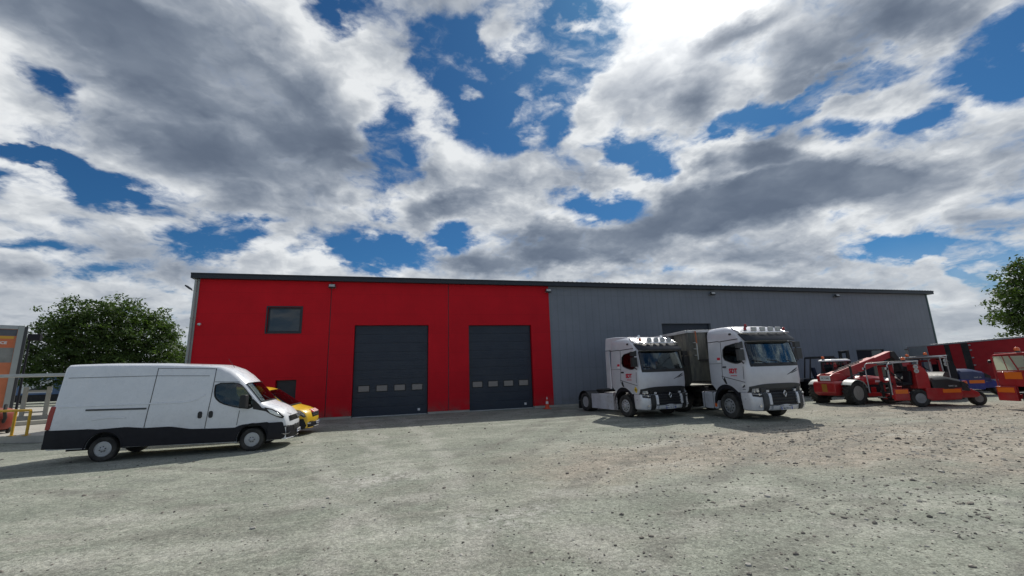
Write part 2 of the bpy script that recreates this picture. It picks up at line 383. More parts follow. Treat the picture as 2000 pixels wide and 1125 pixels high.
    cov2 = t.math('MAXIMUM', t.math('MULTIPLY', cov, .97), hz)
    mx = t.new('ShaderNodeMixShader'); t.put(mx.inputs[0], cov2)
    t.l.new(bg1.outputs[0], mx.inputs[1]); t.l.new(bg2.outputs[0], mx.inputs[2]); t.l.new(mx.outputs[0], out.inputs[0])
    w.cycles.sampling_method = 'MANUAL'; w.cycles.sample_map_resolution = 1024
build_world()

# ------------------------------------------------------------------ sun and camera
L = D.lights.new('sun', 'SUN'); L.energy = 3.6; L.angle = R(.53); L.color = (1., .955, .87)
so = D.objects.new('sun', L); COL.objects.link(so); so.rotation_euler = sun_dir.to_track_quat('Z', 'Y').to_euler(); so.location = (0,0,60)
CAM_H = 2.25
cam = D.cameras.new('camera'); cam.sensor_width = 36; cam.lens = 816/2000*36; cam.clip_end = 6000; cam.clip_start = .05
co = D.objects.new('camera', cam); COL.objects.link(co); SC.camera = co
pitch, roll, yaw = R(11.38), R(-1.872), R(14.95)
F = Vector((math.sin(yaw)*math.cos(pitch), math.cos(yaw)*math.cos(pitch), math.sin(pitch)))
X = Vector((math.cos(yaw), -math.sin(yaw), 0)); U = X.cross(F)
Xr = X*math.cos(roll)+U*math.sin(roll); Ur = -X*math.sin(roll)+U*math.cos(roll)
mw = Matrix((Xr, Ur, -F)).transposed().to_4x4(); mw.translation = (0,0,CAM_H); co.matrix_world = mw
SC.view_settings.view_transform = 'Standard'; SC.view_settings.look = 'None'; SC.view_settings.exposure = 0; SC.view_settings.gamma = 1
SC.cycles.max_bounces = 6; SC.cycles.transparent_max_bounces = 12; SC.cycles.use_denoising = True

# ------------------------------------------------------------------ ground
def ground_mat():
    m, t, b = new_mat('yard_gravel')
    g = t.new('ShaderNodeNewGeometry').outputs['Position']
    wv = t.vmath('SUBTRACT', t.noise(g, .35, 5, .6, out=1), (.5,.5,.5))
    gw = t.vmath('ADD', g, t.vmath('SCALE', wv, sc=3.2))
    brown = t.math('MINIMUM', t.blobs(gw, [(9.5,10.2,7.,2.5,-6,1.),(16.,9.,8.,4.0,-22,1.),(26,12,11,4.2,-28,1.),(12,6.6,5,1.8,-30,.55),(30,6,12,8,0,.6),(4.5,9.3,3.,1.4,10,.35)], 1.7), 1.)
    n1 = t.noise(g, .55, 7, .62)
    n2 = t.noise(g, 2.4, 7, .65)
    n3 = t.noise(g, 14., 5, .7)
    # long faint wheel sweeps
    st = t.noise(t.mapping(gw, (0,0,0), (0,0,R(-9)), (.16,1.5,1)), 1.1, 6, .62)
    st2 = t.noise(t.mapping(gw, (0,0,0), (0,0,R(55)), (.12,1.9,1)), 1.0, 5, .6)
    col = t.mix(t.ramp(n1, .3, .7), (.222,.240,.198), (.322,.334,.282))
    col = t.mix(t.math('MULTIPLY', brown, t.ramp(n2, .28, .6, .55, 1.)), col, t.mix(t.ramp(n2, .35, .65), (.265,.230,.188), (.375,.335,.278)))
    col = t.mix(t.ramp(st, .50, .70, 0, .62), col, (.20,.205,.185))
    col = t.mix(t.ramp(st, .48, .30, 0, .60), col, (.43,.42,.37))
    col = t.mix(t.ramp(st2, .53, .72, 0, .5), col, (.22,.215,.185))
    col = t.mix(t.ramp(n2, .60, .80, 0, .45), col, (.19,.175,.145))
    # wheel tracks: pairs of lines bending along big circles
    xy = t.vmath('MULTIPLY', g, (1,1,0)); jit = t.math('MULTIPLY', t.math('SUBTRACT', t.noise(g, .5, 3), .5), .9)
    brk = t.ramp(t.noise(g, .9, 5, .65), .38, .62, .1, 1.)
    dark_t = light_t = None
    for cx, cy, rad, wd, st_ in ((-14,-2,15.5,.26,1.),(-14,-2,17.9,.22,.9),(18,-9,20.5,.24,1.),(18,-9,22.7,.24,1.),(-30,40,42.,.3,.9),(-30,40,43.6,.3,.9),(2,34,26.5,.28,.8),(2,34,28.2,.28,.8),(40,2,33.,.3,.8),(12,-14,18.2,.22,.9),(12,-14,20.0,.22,.9),(-60,12,59.4,.28,-1.),(-60,12,61.2,.28,-1.),(60,30,62.6,.26,-.9),(60,30,64.4,.26,-.9),(-6,-22,29.5,.3,-.9),(-6,-22,31.3,.3,-.9)):
        dd = t.math('ABSOLUTE', t.math('ADD', t.math('SUBTRACT', t.vmath('LENGTH', t.vmath('SUBTRACT', xy, (cx,cy,0))), rad), jit))
        k = t.ramp(dd, wd*.35, wd*1.6, abs(st_), 0)
        if st_ > 0: dark_t = k if dark_t is None else t.math('MAXIMUM', dark_t, k)
        else: light_t = k if light_t is None else t.math('MAXIMUM', light_t, k)
    col = t.mix(t.math('MULTIPLY', t.math('MULTIPLY', dark_t, brk), .62), col, (.175,.17,.15))
    col = t.mix(t.math('MULTIPLY', t.math('MULTIPLY', light_t, brk), .60), col, (.42,.415,.37))
    # pale chalky scuffs
    scf = t.math('MULTIPLY', t.blobs(gw, [(-.4,10.3,1.3,.5,0,1.),(1.5,7.2,1.0,.45,0,1.)], 1.4), t.ramp(t.noise(g, 5.,5,.7), .42, .62), clamp=True)
    col = t.mix(t.math('MULTIPLY', scf, .6), col, (.55,.54,.50))
    # grit: each cell its own tone, two sizes
    v1 = t.new('ShaderNodeTexVoronoi'); t.put(v1.inputs['Vector'], g); v1.inputs['Scale'].default_value = 62.
    v2 = t.new('ShaderNodeTexVoronoi'); t.put(v2.inputs['Vector'], g); v2.inputs['Scale'].default_value = 21.
    s1 = t.new('ShaderNodeSeparateColor'); t.put(s1.inputs[0], v1.outputs['Color'])
    s2 = t.new('ShaderNodeSeparateColor'); t.put(s2.inputs[0], v2.outputs['Color'])
    k1 = t.ramp(s1.outputs[0], 0, 1, .74, 1.25, 'LINEAR'); k2 = t.ramp(s2.outputs[0], 0, 1, .80, 1.18, 'LINEAR')
    col = t.vmath('SCALE', col, sc=t.math('MULTIPLY', k1, k2))
    col = t.vmath('SCALE', col, sc=t.ramp(n3, .3, .7, .86, 1.14, 'LINEAR'))
    peb = t.math('MULTIPLY', t.math('LESS_THAN', v2.outputs['Distance'], .30), t.math('GREATER_THAN', s2.outputs[1], t.ramp(brown, 0, 1, .955, .80, 'LINEAR')))
    col = t.mix(t.math('MULTIPLY', peb, .75), col, t.mix(t.math('GREATER_THAN', s2.outputs[2], .55), (.10,.095,.085), (.52,.49,.44)))
    t.put(b.inputs['Base Color'], col); b.inputs['Roughness'].default_value = .95; b.inputs['Specular IOR Level'].default_value = .2
    h = t.math('ADD', t.math('MULTIPLY', v1.outputs['Distance'], -.5), t.math('ADD', t.math('MULTIPLY', v2.outputs['Distance'], -.6), t.math('MULTIPLY', n3, 1.2)))
    nb = t.bump(h, .55, .02)
    nb = t.bump(t.math('ADD', n2, st), .5, .10, nb)
    t.put(b.inputs['Normal'], nb)
    return m
gm = MB(); gm.poly([(-1500,-900,0),(1500,-900,0),(1500,2500,0),(-1500,2500,0)])
tag(gm.build('ground', ground_mat(), smooth=0), kind='structure')

def stones():
    """loose stones lying on the yard, thicker where the brown rubble is"""
    r = random.Random(3); mb = MB()
    ico = [(0,0,1),(.89,0,.45),(.28,.85,.45),(-.72,.53,.45),(-.72,-.53,.45),(.28,-.85,.45),(.72,.53,-.45),(-.28,.85,-.45),(-.89,0,-.45),(-.28,-.85,-.45),(.72,-.53,-.45)]
    fac = [(0,1,2),(0,2,3),(0,3,4),(0,4,5),(0,5,1),(1,6,2),(2,7,3),(3,8,4),(4,9,5),(5,10,1),(6,7,2),(7,8,3),(8,9,4),(9,10,5),(10,6,1)]
    def near(x, y):
        a = 0
        for cx, cy, sa, sb, st in ((10,10.2,7,2.6,1.),(16,8.8,8,4,1.),(26,12.5,8,3,1.),(9,5.6,6,2.2,.8),(3,4.6,4,1.6,.45)):
            a = max(a, st*math.exp(-((x-cx)/sa)**2-((y-cy)/sb)**2))
        return a
    n = 0
    while n < 10000:
        dist = 2.6+28*r.random()**1.35; a = R(14.95)+r.uniform(-.95,.95)
        x, y = dist*math.sin(a), dist*math.cos(a)
        if y > 25.0: continue
        dns = near(x, y)
        if r.random() > .16+.9*dns: continue
        s = min(.034, .0060*math.exp(abs(r.gauss(0,.60))))*(1+.35*dns)
        if dist > 8: s *= 1.25
        if dist > 14: s *= 1.3
        n += 1
        ang = r.random()*6.28; ca, sa = math.cos(ang), math.sin(ang)
        ex, ey, ez = s*r.uniform(.8,1.5), s*r.uniform(.6,1.), s*r.uniform(.4,.75)
        b = len(mb.v)
        for p in ico:
            k = r.uniform(.75,1.2); px, py, pz = p[0]*ex*k, p[1]*ey*k, p[2]*ez*k
            mb.v.append((x+px*ca-py*sa, y+px*sa+py*ca, pz+ez*.30))
        q = r.random(); mi = 0 if q < .20 else 1 if q < .74 else 2
        for f in fac: mb.face([b+i for i in f], mi)
    ms = [mat('stone_dark', (.105,.10,.088), .9, var=.4, scale=1.), mat('stone_mid', (.21,.19,.165), .9, var=.35, scale=1.), mat('stone_pale', (.42,.40,.36), .9, var=.25, scale=1.)]
    tag(mb.build('gravel', ms, smooth=0, fix=False), kind='stuff')
stones()
# ------------------------------------------------------------------ warehouse
WY = 25.85; WX0, WX1, WSP = -10.72, 44.55, 9.40; WH = 7.80
def render_mat(name, col, groove, var=.07, ribs=0):
    """coated wall panel: horizontal joints every `groove` metres, fine grain, slight streaks"""
    m, t, b = new_mat(name)
    g = t.new('ShaderNodeNewGeometry').outputs['Position']
    s = t.new('ShaderNodeSeparateXYZ'); t.put(s.inputs[0], g)
    n = t.noise(g, .8, 6, .6); n2 = t.noise(t.mapping(g, sc=(3.,1,.12)), 1.2, 5, .6); n3 = t.noise(g, 45., 3, .6)
    c = t.vmath('SCALE', tuple(col), sc=t.math('MULTIPLY', t.ramp(n, .3, .7, 1-var, 1+var, 'LINEAR'), t.ramp(n2, .3, .7, 1-var*.3, 1+var*.3, 'LINEAR')))
    c = t.vmath('SCALE', c, sc=t.ramp(n3, .25, .75, .86, 1.14, 'LINEAR'))
    # every panel course its own slight tone
    course = t.math('FLOOR', t.math('DIVIDE', s.outputs[2], groove))
    wn = t.new('ShaderNodeTexWhiteNoise', noise_dimensions='1D'); t.put(wn.inputs['W'], course)
    c = t.vmath('SCALE', c, sc=t.ramp(wn.outputs[0], 0, 1, .98, 1.02, 'LINEAR'))
    # splash dirt at the foot
    k = t.math('MULTIPLY', t.ramp(s.outputs[2], .1, .9, .55, 0.), t.ramp(t.noise(g, 1.7, 5), .35, .7))
    c = t.mix(k, c, (.14,.125,.11))
    fr = t.math('FRACT', t.math('DIVIDE', s.outputs[2], groove))
    j = t.math('LESS_THAN', t.math('ABSOLUTE', t.math('SUBTRACT', fr, .5)), .5-.008/groove)
    c = t.mix(j, t.vmath('SCALE', c, sc=.80), c)
    if ribs:
        rx = t.math('FRACT', t.math('MULTIPLY', s.outputs[0], 1/ribs)); rb = t.ramp(t.math('ABSOLUTE', t.math('SUBTRACT', rx, .5)), .38, .47, 1., .90)
        c = t.vmath('SCALE', c, sc=rb)
    t.put(b.inputs['Base Color'], c); b.inputs['Roughness'].default_value = .62; b.inputs['Specular IOR Level'].default_value = .2
    t.put(b.inputs['Normal'], t.bump(t.math('ADD', t.math('MULTIPLY', j, .8), t.math('MULTIPLY', n3, .35)), .35, .012))
    return m
M['red_wall'] = render_mat('red_wall_panel', (.58,.007,.017), 1.18)
M['grey_wall'] = render_mat('grey_wall_panel', (.212,.232,.268), 2.4, .06, .5)
M['trim_dark'] = mat('roof_trim', (.016,.021,.030), .42, var=.08, scale=.6)
M['trim_grey'] = mat('corner_trim', (.34,.37,.36), .5, var=.1, scale=1.)
M['trim_teal'] = mat('teal_trim', (.05,.10,.10), .5, var=.1)
M['roof_sheet'] = mat('roof_sheet', (.05,.06,.07), .45, metal=.3, var=.1, scale=.4)
M['sect_door'] = mat('sectional_door', (.017,.027,.047), .42, var=.08, scale=.9, bump=.15, bscale=160)
def win_glass(name, base, rough=.04):
    m, t, b = new_mat(name)
    b.inputs['Base Color'].default_value = (*base, 1); b.inputs['Roughness'].default_value = rough; b.inputs['Specular IOR Level'].default_value = .7
    tc = t.new('ShaderNodeTexCoord').outputs['Object']
    t.put(b.inputs['Normal'], t.bump(t.noise(tc, 1.3, 2), .05, .05))
    return m
M['win_glass'] = win_glass('window_glass', (.03,.04,.05))
M['acrylic'] = win_glass('door_acrylic', (.20,.185,.19), .10)

def wall_holes(mb, x0, x1, z0, z1, y, holes, th=.3):
    """front face of a wall with rectangular openings and their reveals (facing -Y)"""
    xs = sorted({x0, x1, *[h[0] for h in holes], *[h[1] for h in holes]}); zs = sorted({z0, z1, *[h[2] for h in holes], *[h[3] for h in holes]})
    xs = [x for x in xs if x0 <= x <= x1]; zs = [z for z in zs if z0 <= z <= z1]
    for i in range(len(xs)-1):
        for k in range(len(zs)-1):
            cx, cz = (xs[i]+xs[i+1])/2, (zs[k]+zs[k+1])/2
            if any(h[0] < cx < h[1] and h[2] < cz < h[3] for h in holes): continue
            mb.poly([(xs[i],y,zs[k]),(xs[i+1],y,zs[k]),(xs[i+1],y,zs[k+1]),(xs[i],y,zs[k+1])])
    for a, b, c, d in holes:
        if not (x0 <= a and b <= x1): continue
        mb.poly([(a,y,c),(a,y+th,c),(a,y+th,d),(a,y,d)]); mb.poly([(b,y,c),(b,y,d),(b,y+th,d),(b,y+th,c)])
        mb.poly([(a,y,d),(a,y+th,d),(b,y+th,d),(b,y,d)])
        if c > z0: mb.poly([(a,y,c),(b,y,c),(b,y+th,c),(a,y+th,c)])
    # end returns so that joints between bays have depth
    mb.poly([(x0,y,z0),(x0,y+.12,z0),(x0,y+.12,z1),(x0,y,z1)]); mb.poly([(x1,y,z0),(x1,y,z1),(x1,y+.12,z1),(x1,y+.12,z0)])

wh = thing('warehouse', 'long single storey hall with red left bays, grey right bays and dark flat roof edge', 'warehouse', (17, WY, 0))
WO = Vector((17, WY, 0))
class WB(MB):
    def build(s, *a, **k):
        s.v = [(p[0]-WO.x, p[1]-WO.y, p[2]-WO.z) for p in s.v]
        return MB.build(s, *a, **k)
D1 = (-2.67, 1.56, 0, 5.23); D2 = (4.02, 8.10, 0, 5.21); D3 = (17.77, 21.87, 0, 5.28)
W1 = (-7.28, -5.56, 4.84, 6.25); SD = (-6.62, -5.58, 0, 2.22)
GW = [(35.36, 38.42, .85, 3.12), (40.66, 43.7, .85, 3.10)]
ZB = .13
mb = WB(); J = .022
h = lambda q: (q[0], q[1], max(q[2], ZB), q[3])
wall_holes(mb, WX0, -4.03-J, ZB, WH, WY, [h(W1), h(SD)])
wall_holes(mb, -4.03+J, 2.77-J, ZB, WH, WY, [h(D1)])
wall_holes(mb, 2.77+J, WSP, ZB, WH, WY, [h(D2)])
mb.build('red_wall', M['red_wall'], wh, smooth=0, fix=False)
mb = WB(); wall_holes(mb, WSP+.012, WX1, ZB, WH, WY+.004, [h(D3), h(GW[0]), h(GW[1])])
mb.build('grey_wall', M['grey_wall'], wh, smooth=0, fix=False)
mb = WB()   # backing behind the joints, side and rear walls
mb.box(WX0+.05, WX1-.05, WY+.45, WY+.55, 0, WH)
for xj in (-4.03, 2.77, WSP): mb.box(xj-.06, xj+.06, WY+.1, WY+.14, ZB, WH)
mb.box(WX0, WX0+.2, WY+.35, WY+22, 0, WH); mb.box(WX1-.2, WX1, WY+.35, WY+22, 0, WH); mb.box(WX0+.2, WX1-.2, WY+21.8, WY+22, 0, WH+1)
mb.build('side_wall', M['grey_wall'], wh, smooth=0)
for a, b in ((WX0, SD[0]), (SD[1], D1[0]), (D1[1], D2[0]), (D2[1], D3[0]), (D3[1], WX1)):
    mb = WB(); mb.box(a, b, WY-.025, WY+.34, 0, ZB-.012); mb.build('plinth', M['concrete'], wh, smooth=0, bevel=.01)
mb = WB(); mb.box(-11.07, 45.17, WY-.30, WY+.02, WH-.02, 8.05); mb.box(-11.07, 45.17, WY-.33, WY-.302, 8.0, 8.075); mb.box(-11.07,-10.9,WY+.02,WY+22.2,WH-.02,8.05); mb.box(45.0,45.17,WY+.02,WY+22.2,WH-.02,8.05)
mb.build('fascia', M['trim_dark'], wh, bevel=.008)
mb = WB()   # corrugated sheets, ribs running away from the camera
x = 9.6; prof = []
while x < 44.9:
    prof += [(x, 8.06), (x+.10, 8.06), (x+.13, 8.125), (x+.20, 8.125), (x+.23, 8.06)]; x += .333
g = [[(px, WY-.20, pz) for px, pz in prof], [(px, WY+22.2, pz+.55) for px, pz in prof]]
mb.slab(g, (0,0,0), (0,0,-.012)); mb.box(-11.0, 9.55, WY-.2, WY+22.2, 8.055, 8.09)
mb.build('roof', M['roof_sheet'], wh, smooth=0)
mb = WB(); mb.box(-10.97, -10.73, WY-.03, WY+.25, 0, WH-.03); mb.cyl((-10.86,WY-.11,0),(-10.86,WY-.11,WH-.05),.06,n=14)
for z in (1.2,3.4,5.6): mb.box(-10.94,-10.78,WY-.18,WY-.03,z,z+.04)
mb.build('downpipe', M['trim_grey'], wh, smooth=40)
mb = WB(); mb.box(WX1+.002, WX1+.16, WY-.03, WY+.25, 0, WH-.03)
mb.build('corner_trim', M['trim_teal'], wh, smooth=0)

def sect_door(d, wins):
    x0, x1, z0, z1 = d; y = WY+.22
    mb = WB(); n = 10; dz = (z1-.02)/n
    for k in range(n):
        a, b = .02+k*dz, .02+(k+1)*dz
        mb.box(x0+.03, x1-.03, y, y+.045, a+.006, b-.006)
        for q in (1, 2, 3): mb.box(x0+.03, x1-.03, y-.006, y-.0005, a+q*dz/4-.05, a+q*dz/4+.05)
    mb.box(x0+.03, x1-.03, y+.046, y+.07, .02, z1)
    o = mb.build('sectional_door', M['sect_door'], wh, smooth=0, bevel=.006)
    mb = WB(); mb.box(x0+.03, x1-.03, y-.01, y+.05, .002, .045); mb.build('bottom_seal', M['steel'], o, smooth=0)
    for (wx, wz) in wins:
        mb = WB(); w, hh, f = .335, .20, .045
        mb.box(wx-w, wx+w, y-.025, y-.008, wz+hh-f, wz+hh); mb.box(wx-w, wx+w, y-.025, y-.008, wz-hh, wz-hh+f)
        mb.box(wx-w, wx-w+f, y-.025, y-.008, wz-hh+f, wz+hh-f); mb.box(wx+w-f, wx+w, y-.025, y-.008, wz-hh+f, wz+hh-f)
        mb.build('window_frame', M['black_plastic'], o, bevel=.01)
        mb = WB(); mb.box(wx-w+f, wx+w-f, y-.016, y-.0085, wz-hh+f, wz+hh-f); mb.build('pane', M['acrylic'], o, smooth=0)
    mb = WB(); mb.box(x1-.58, x1-.44, y-.02, y-.0065, .22, .35); mb.build('handle_plate', M['plate_white'], o, bevel=.01)
    return o
sect_door(D1, [(-2.06+k*1.0, 1.58) for k in range(4)])
sect_door(D2, [(4.56+k*.985, 1.58) for k in range(4)])
sect_door(D3, [(18.35+k*.98, 1.58) for k in range(4)])
def window(q, name='window', mull=0):
    x0, x1, z0, z1 = q; f = .09; y = WY+.10
    mb = WB(); mb.box(x0, x1, y, y+.07, z1-f, z1); mb.box(x0, x1, y, y+.07, z0, z0+f); mb.box(x0, x0+f, y, y+.07, z0+f, z1-f); mb.box(x1-f, x1, y, y+.07, z0+f, z1-f)
    for k in range(mull):
        xm = x0+(x1-x0)*(k+1)/(mull+1); mb.box(xm-.04, xm+.04, y+.005, y+.065, z0+f, z1-f)
    o = mb.build(name, M['anthracite'], wh, bevel=.008)
    mb = WB(); mb.box(x0+f, x1-f, y+.025, y+.045, z0+f, z1-f); mb.build('pane', M['win_glass'], o, smooth=0)
    return o
o = window(W1)
mb = WB(); e = .07
for a in ((W1[0]-e, W1[1]+e, W1[3], W1[3]+e), (W1[0]-e, W1[1]+e, W1[2]-e, W1[2]), (W1[0]-e, W1[0], W1[2], W1[3]), (W1[1], W1[1]+e, W1[2], W1[3])):
    mb.box(a[0], a[1], WY-.03, WY-.002, a[2], a[3])
mb.build('surround', M['anthracite'], o, smooth=0)
for q in GW: window(q, 'window', 0)
mb = WB(); mb.box(SD[0]+.03, SD[1]-.03, WY+.2, WY+.25, .02, SD[3]-.02); mb.box(SD[0], SD[1], WY+.18, WY+.26, SD[3]-.05, SD[3]); d = mb.build('side_door', M['anthracite'], wh, bevel=.006)
mb = WB(); mb.box(SD[1]-.14, SD[1]-.11, WY+.16, WY+.2, 1.0, 1.14); mb.tube([(SD[1]-.125,WY+.165,1.06),(SD[1]-.125,WY+.13,1.06),(SD[1]-.25,WY+.13,1.06)], .011); mb.build('handle', M['steel'], d)

# lamps on the wall
LG = 'floodlights along the wall top'
M['lamp_body'] = mat('lamp_body', (.05,.055,.06), .45, var=.1)
M['lamp_glass'] = mat('lamp_glass', (.45,.46,.45), .25, var=.05)
def floodlight(x, z, label, first=[]):
    if first:
        r = copy_tree(first[0]); r.location = (x, WY, z); tag(r, label); return r
    r = thing('floodlight', label, 'floodlight', (x, WY, z), 0, LG)
    mb = MB(); mb.obox((0,-.22,0), (.36,.16,.22), (R(-22),0,0)); mb.build('housing', M['lamp_body'], r, bevel=.02)
    mb = MB(); mb.obox((0,-.30,.03), (.30,.012,.15), (R(-22),0,0)); mb.build('lens', M['lamp_glass'], r)
    mb = MB(); mb.box(-.05,.05,-.025,-.001,-.10,.10); mb.tube([(-.20,-.2,-.02),(-.20,-.08,-.08),(.20,-.08,-.08),(.20,-.2,-.02)], .012, 6); mb.tube([(0,-.02,-.08),(0,-.08,-.08)], .015, 6); mb.build('bracket', M['galvanised'], r)
    first.append(r); return r
floodlight(-3.98, 7.48, 'small floodlight under the roof edge above the first seam of the red wall')
floodlight(9.33, 7.45, 'small floodlight where the red wall meets the grey wall')
floodlight(22.2, 7.47, 'small floodlight on the grey wall above the tipper trailer')
floodlight(34.16, 7.49, 'small floodlight near the right end of the grey wall above the telehandler')
r = thing('floodlight', 'floodlight on an arm sticking out from the grey corner downpipe', 'floodlight', (-10.97, WY+.1, 7.2), 0, LG)
mb = MB(); mb.obox((-.30,0,.13), (.32,.30,.07), (0,R(38),0)); mb.build('housing', M['lamp_body'], r, bevel=.015)
mb = MB(); mb.obox((-.325,0,.098), (.26,.24,.012), (0,R(38),0)); mb.build('lens', M['lamp_glass'], r)
mb = MB(); mb.tube([(-.001,0,-.05),(-.12,0,-.05),(-.24,0,.10)], .018, 8); mb.build('bracket', M['galvanised'], r)
r = thing('security_camera', 'small white camera high on the red wall beside the corner downpipe', 'camera', (-10.50, WY, 5.31))
mb = MB(); mb.cyl((0,-.001,0),(0,-.06,0),.06,n=14); mb.ball((0,-.11,-.03),.075,12,8); mb.build('dome', M['plate_white'], r, smooth=60)
mb = MB(); mb.cyl((0,-.16,-.06),(0,-.19,-.075),.03,n=12); mb.build('lens', M['black_plastic'], r)

# traffic cone
r = thing('traffic_cone', 'orange and white traffic cone at the foot of the red wall', 'cone', (8.62, 24.9, 0))
M['cone_orange'] = mat('cone_orange', (.72,.07,.015), .5, var=.08, dirt=.2); M['cone_white'] = mat('cone_white', (.75,.74,.72), .4, var=.06)
mb = MB(); mb.box(-.20,.20,-.20,.20,0,.035); mb.build('base', M['cone_orange'], r, bevel=.012)
def cr(z): return .148-.152*(z/.78)
mb = MB(); mb.lathe([(cr(.03),.03),(cr(.78),.78),(cr(.78)-.012,.775)], axis='z', n=20); mb.build('body', M['cone_orange'], r, smooth=50)
for a, b in ((.30,.45),(.57,.70)):
    mb = MB(); mb.lathe([(cr(a)+.003,a),(cr(b)+.003,b)], axis='z', n=20, cap=False); mb.build('band', M['cone_white'], r, smooth=50)
# ------------------------------------------------------------------ vehicle parts
def tyre_mb(r, w, rim, lug=0):
    """axis along y, centred"""
    mb = MB(); h = w/2
    mb.lathe([(rim,-h*.80),(rim+.35*(r-rim),-h*.99),(r-.03,-h*.93),(r-.008,-h*.80),(r,-h*.45),(r,h*.45),(r-.008,h*.80),(r-.03,h*.93),(rim+.35*(r-rim),h*.99),(rim,h*.80),(rim-.004,0),(rim,-h*.80)], n=40, cap=False)
    if lug:     # agricultural bars
        n = 20
        for k in range(n):
            a = 2*math.pi*k/n
            for sgn in (-1, 1):
                aa = a+(math.pi/n if sgn > 0 else 0)
                for q in range(3):
                    t0 = aa+sgn*0+q*.085; y = sgn*h*(.85-.28*q)
                    c = (r*math.cos(t0)*1.012, y, r*math.sin(t0)*1.012)
                    mb.obox(c, (.055, h*.34, .075), (0, -t0, 0))
    else:
        for y in (-h*.42, 0, h*.42): mb.lathe([(r+.0005,y-.006),(r+.004,y-.02),(r+.004,y-.05),(r+.0005,y-.06)], n=40, cap=False)
    return mb
def rim_mb(rim, w, style):
    """outer face towards -y; material 0 metal, 1 dark"""
    mb = MB(); f = -w/2*.80
    if style == 'steel':       # pressed steel wheel with small holes
        mb.lathe([(rim+.012,f),(rim-.012,f-.012),(rim-.03,f+.03),(rim*.80,f+.075),(rim*.62,f+.03),(rim*.42,f+.015),(rim*.34,f-.015),(rim*.22,f-.03),(.012,f-.034)], n=36)
        for k in range(12):
            a = 2*math.pi*k/12; c = (rim*.70*math.cos(a), f+.043, rim*.70*math.sin(a)); mb.cyl((c[0],c[1]+.03,c[2]), (c[0],c[1]-.002,c[2]), .02, n=8, m=1)
        for k in range(6):
            a = 2*math.pi*k/6+.2; mb.cyl((rim*.34*math.cos(a),f,rim*.34*math.sin(a)), (rim*.34*math.cos(a),f-.028,rim*.34*math.sin(a)), .013, n=6, m=1)
    elif style == 'truck':     # deep dish with hand holes, hub out to the rim edge
        mb.lathe([(rim+.012,f),(rim-.015,f-.014),(rim-.03,f+.03),(rim*.82,f+.05),(rim*.78,f+.01),(rim*.60,f-.02),(rim*.44,f-.02),(rim*.42,f-.05),(rim*.20,f-.085),(.012,f-.09)], n=36)
        for k in range(10):
            a = 2*math.pi*k/10; c = (rim*.69*math.cos(a), f, rim*.69*math.sin(a)); mb.cyl((c[0],f+.03,c[2]), (c[0],f-.012,c[2]), .034, n=10, m=1)
        for k in range(10):
            a = 2*math.pi*k/10+.3; c = (rim*.50*math.cos(a), f, rim*.50*math.sin(a)); mb.cyl((c[0],f,c[2]), (c[0],f-.045,c[2]), .016, n=6)
    elif style == 'inner':     # rear twin wheel, dished inwards
        mb.lathe([(rim+.012,f),(rim-.015,f-.014),(rim-.03,f+.05),(rim*.86,f+.16),(rim*.62,f+.20),(rim*.40,f+.20),(rim*.38,f+.06),(rim*.30,f+.02),(.012,f+.015)], n=36)
        for k in range(10):
            a = 2*math.pi*k/10; c = (rim*.70*math.cos(a), f, rim*.70*math.sin(a)); mb.cyl((c[0],f+.20,c[2]), (c[0],f+.17,c[2]), .03, n=10, m=1)
    else:                      # plain industrial
        mb.lathe([(rim+.012,f),(rim-.012,f-.01),(rim-.03,f+.05),(rim*.72,f+.09),(rim*.60,f+.05),(rim*.36,f+.04),(rim*.34,f-.01),(.012,f-.02)], n=32)
        for k in range(8):
            a = 2*math.pi*k/8; c = (rim*.50*math.cos(a), f, rim*.50*math.sin(a)); mb.cyl((c[0],f+.05,c[2]), (c[0],f+.02,c[2]), .018, n=6, m=1)
    # inner side
    mb.lathe([(rim+.01,w/2*.8),(rim-.04,w/2*.7),(.02,w/2*.5)], n=24, m=1)
    return mb
def wheel(parent, x, y, r, w, rim, style, rimmat, lug=0, side=-1, yaw=0, proto={}):
    """side -1: outer face towards -y, +1: mirrored"""
    key = (r, w, rim, style, rimmat.name, lug)
    if key not in proto:
        t = tyre_mb(r, w, rim, lug).build('wheel', M['rubber'], parent, smooth=40)
        q = rim_mb(rim, w, style).build('rim', [rimmat, M['well']], t, smooth=32)
        proto[key] = t
    else:
        t = proto[key].copy(); COL.objects.link(t); t.parent = parent
        for ch in list(proto[key].children):
            c = ch.copy(); COL.objects.link(c); c.parent = t
    t.location = (x, y, r); t.rotation_euler = (0, (x*7.3) % 1.0, (math.pi if side > 0 else 0)+yaw)
    return t

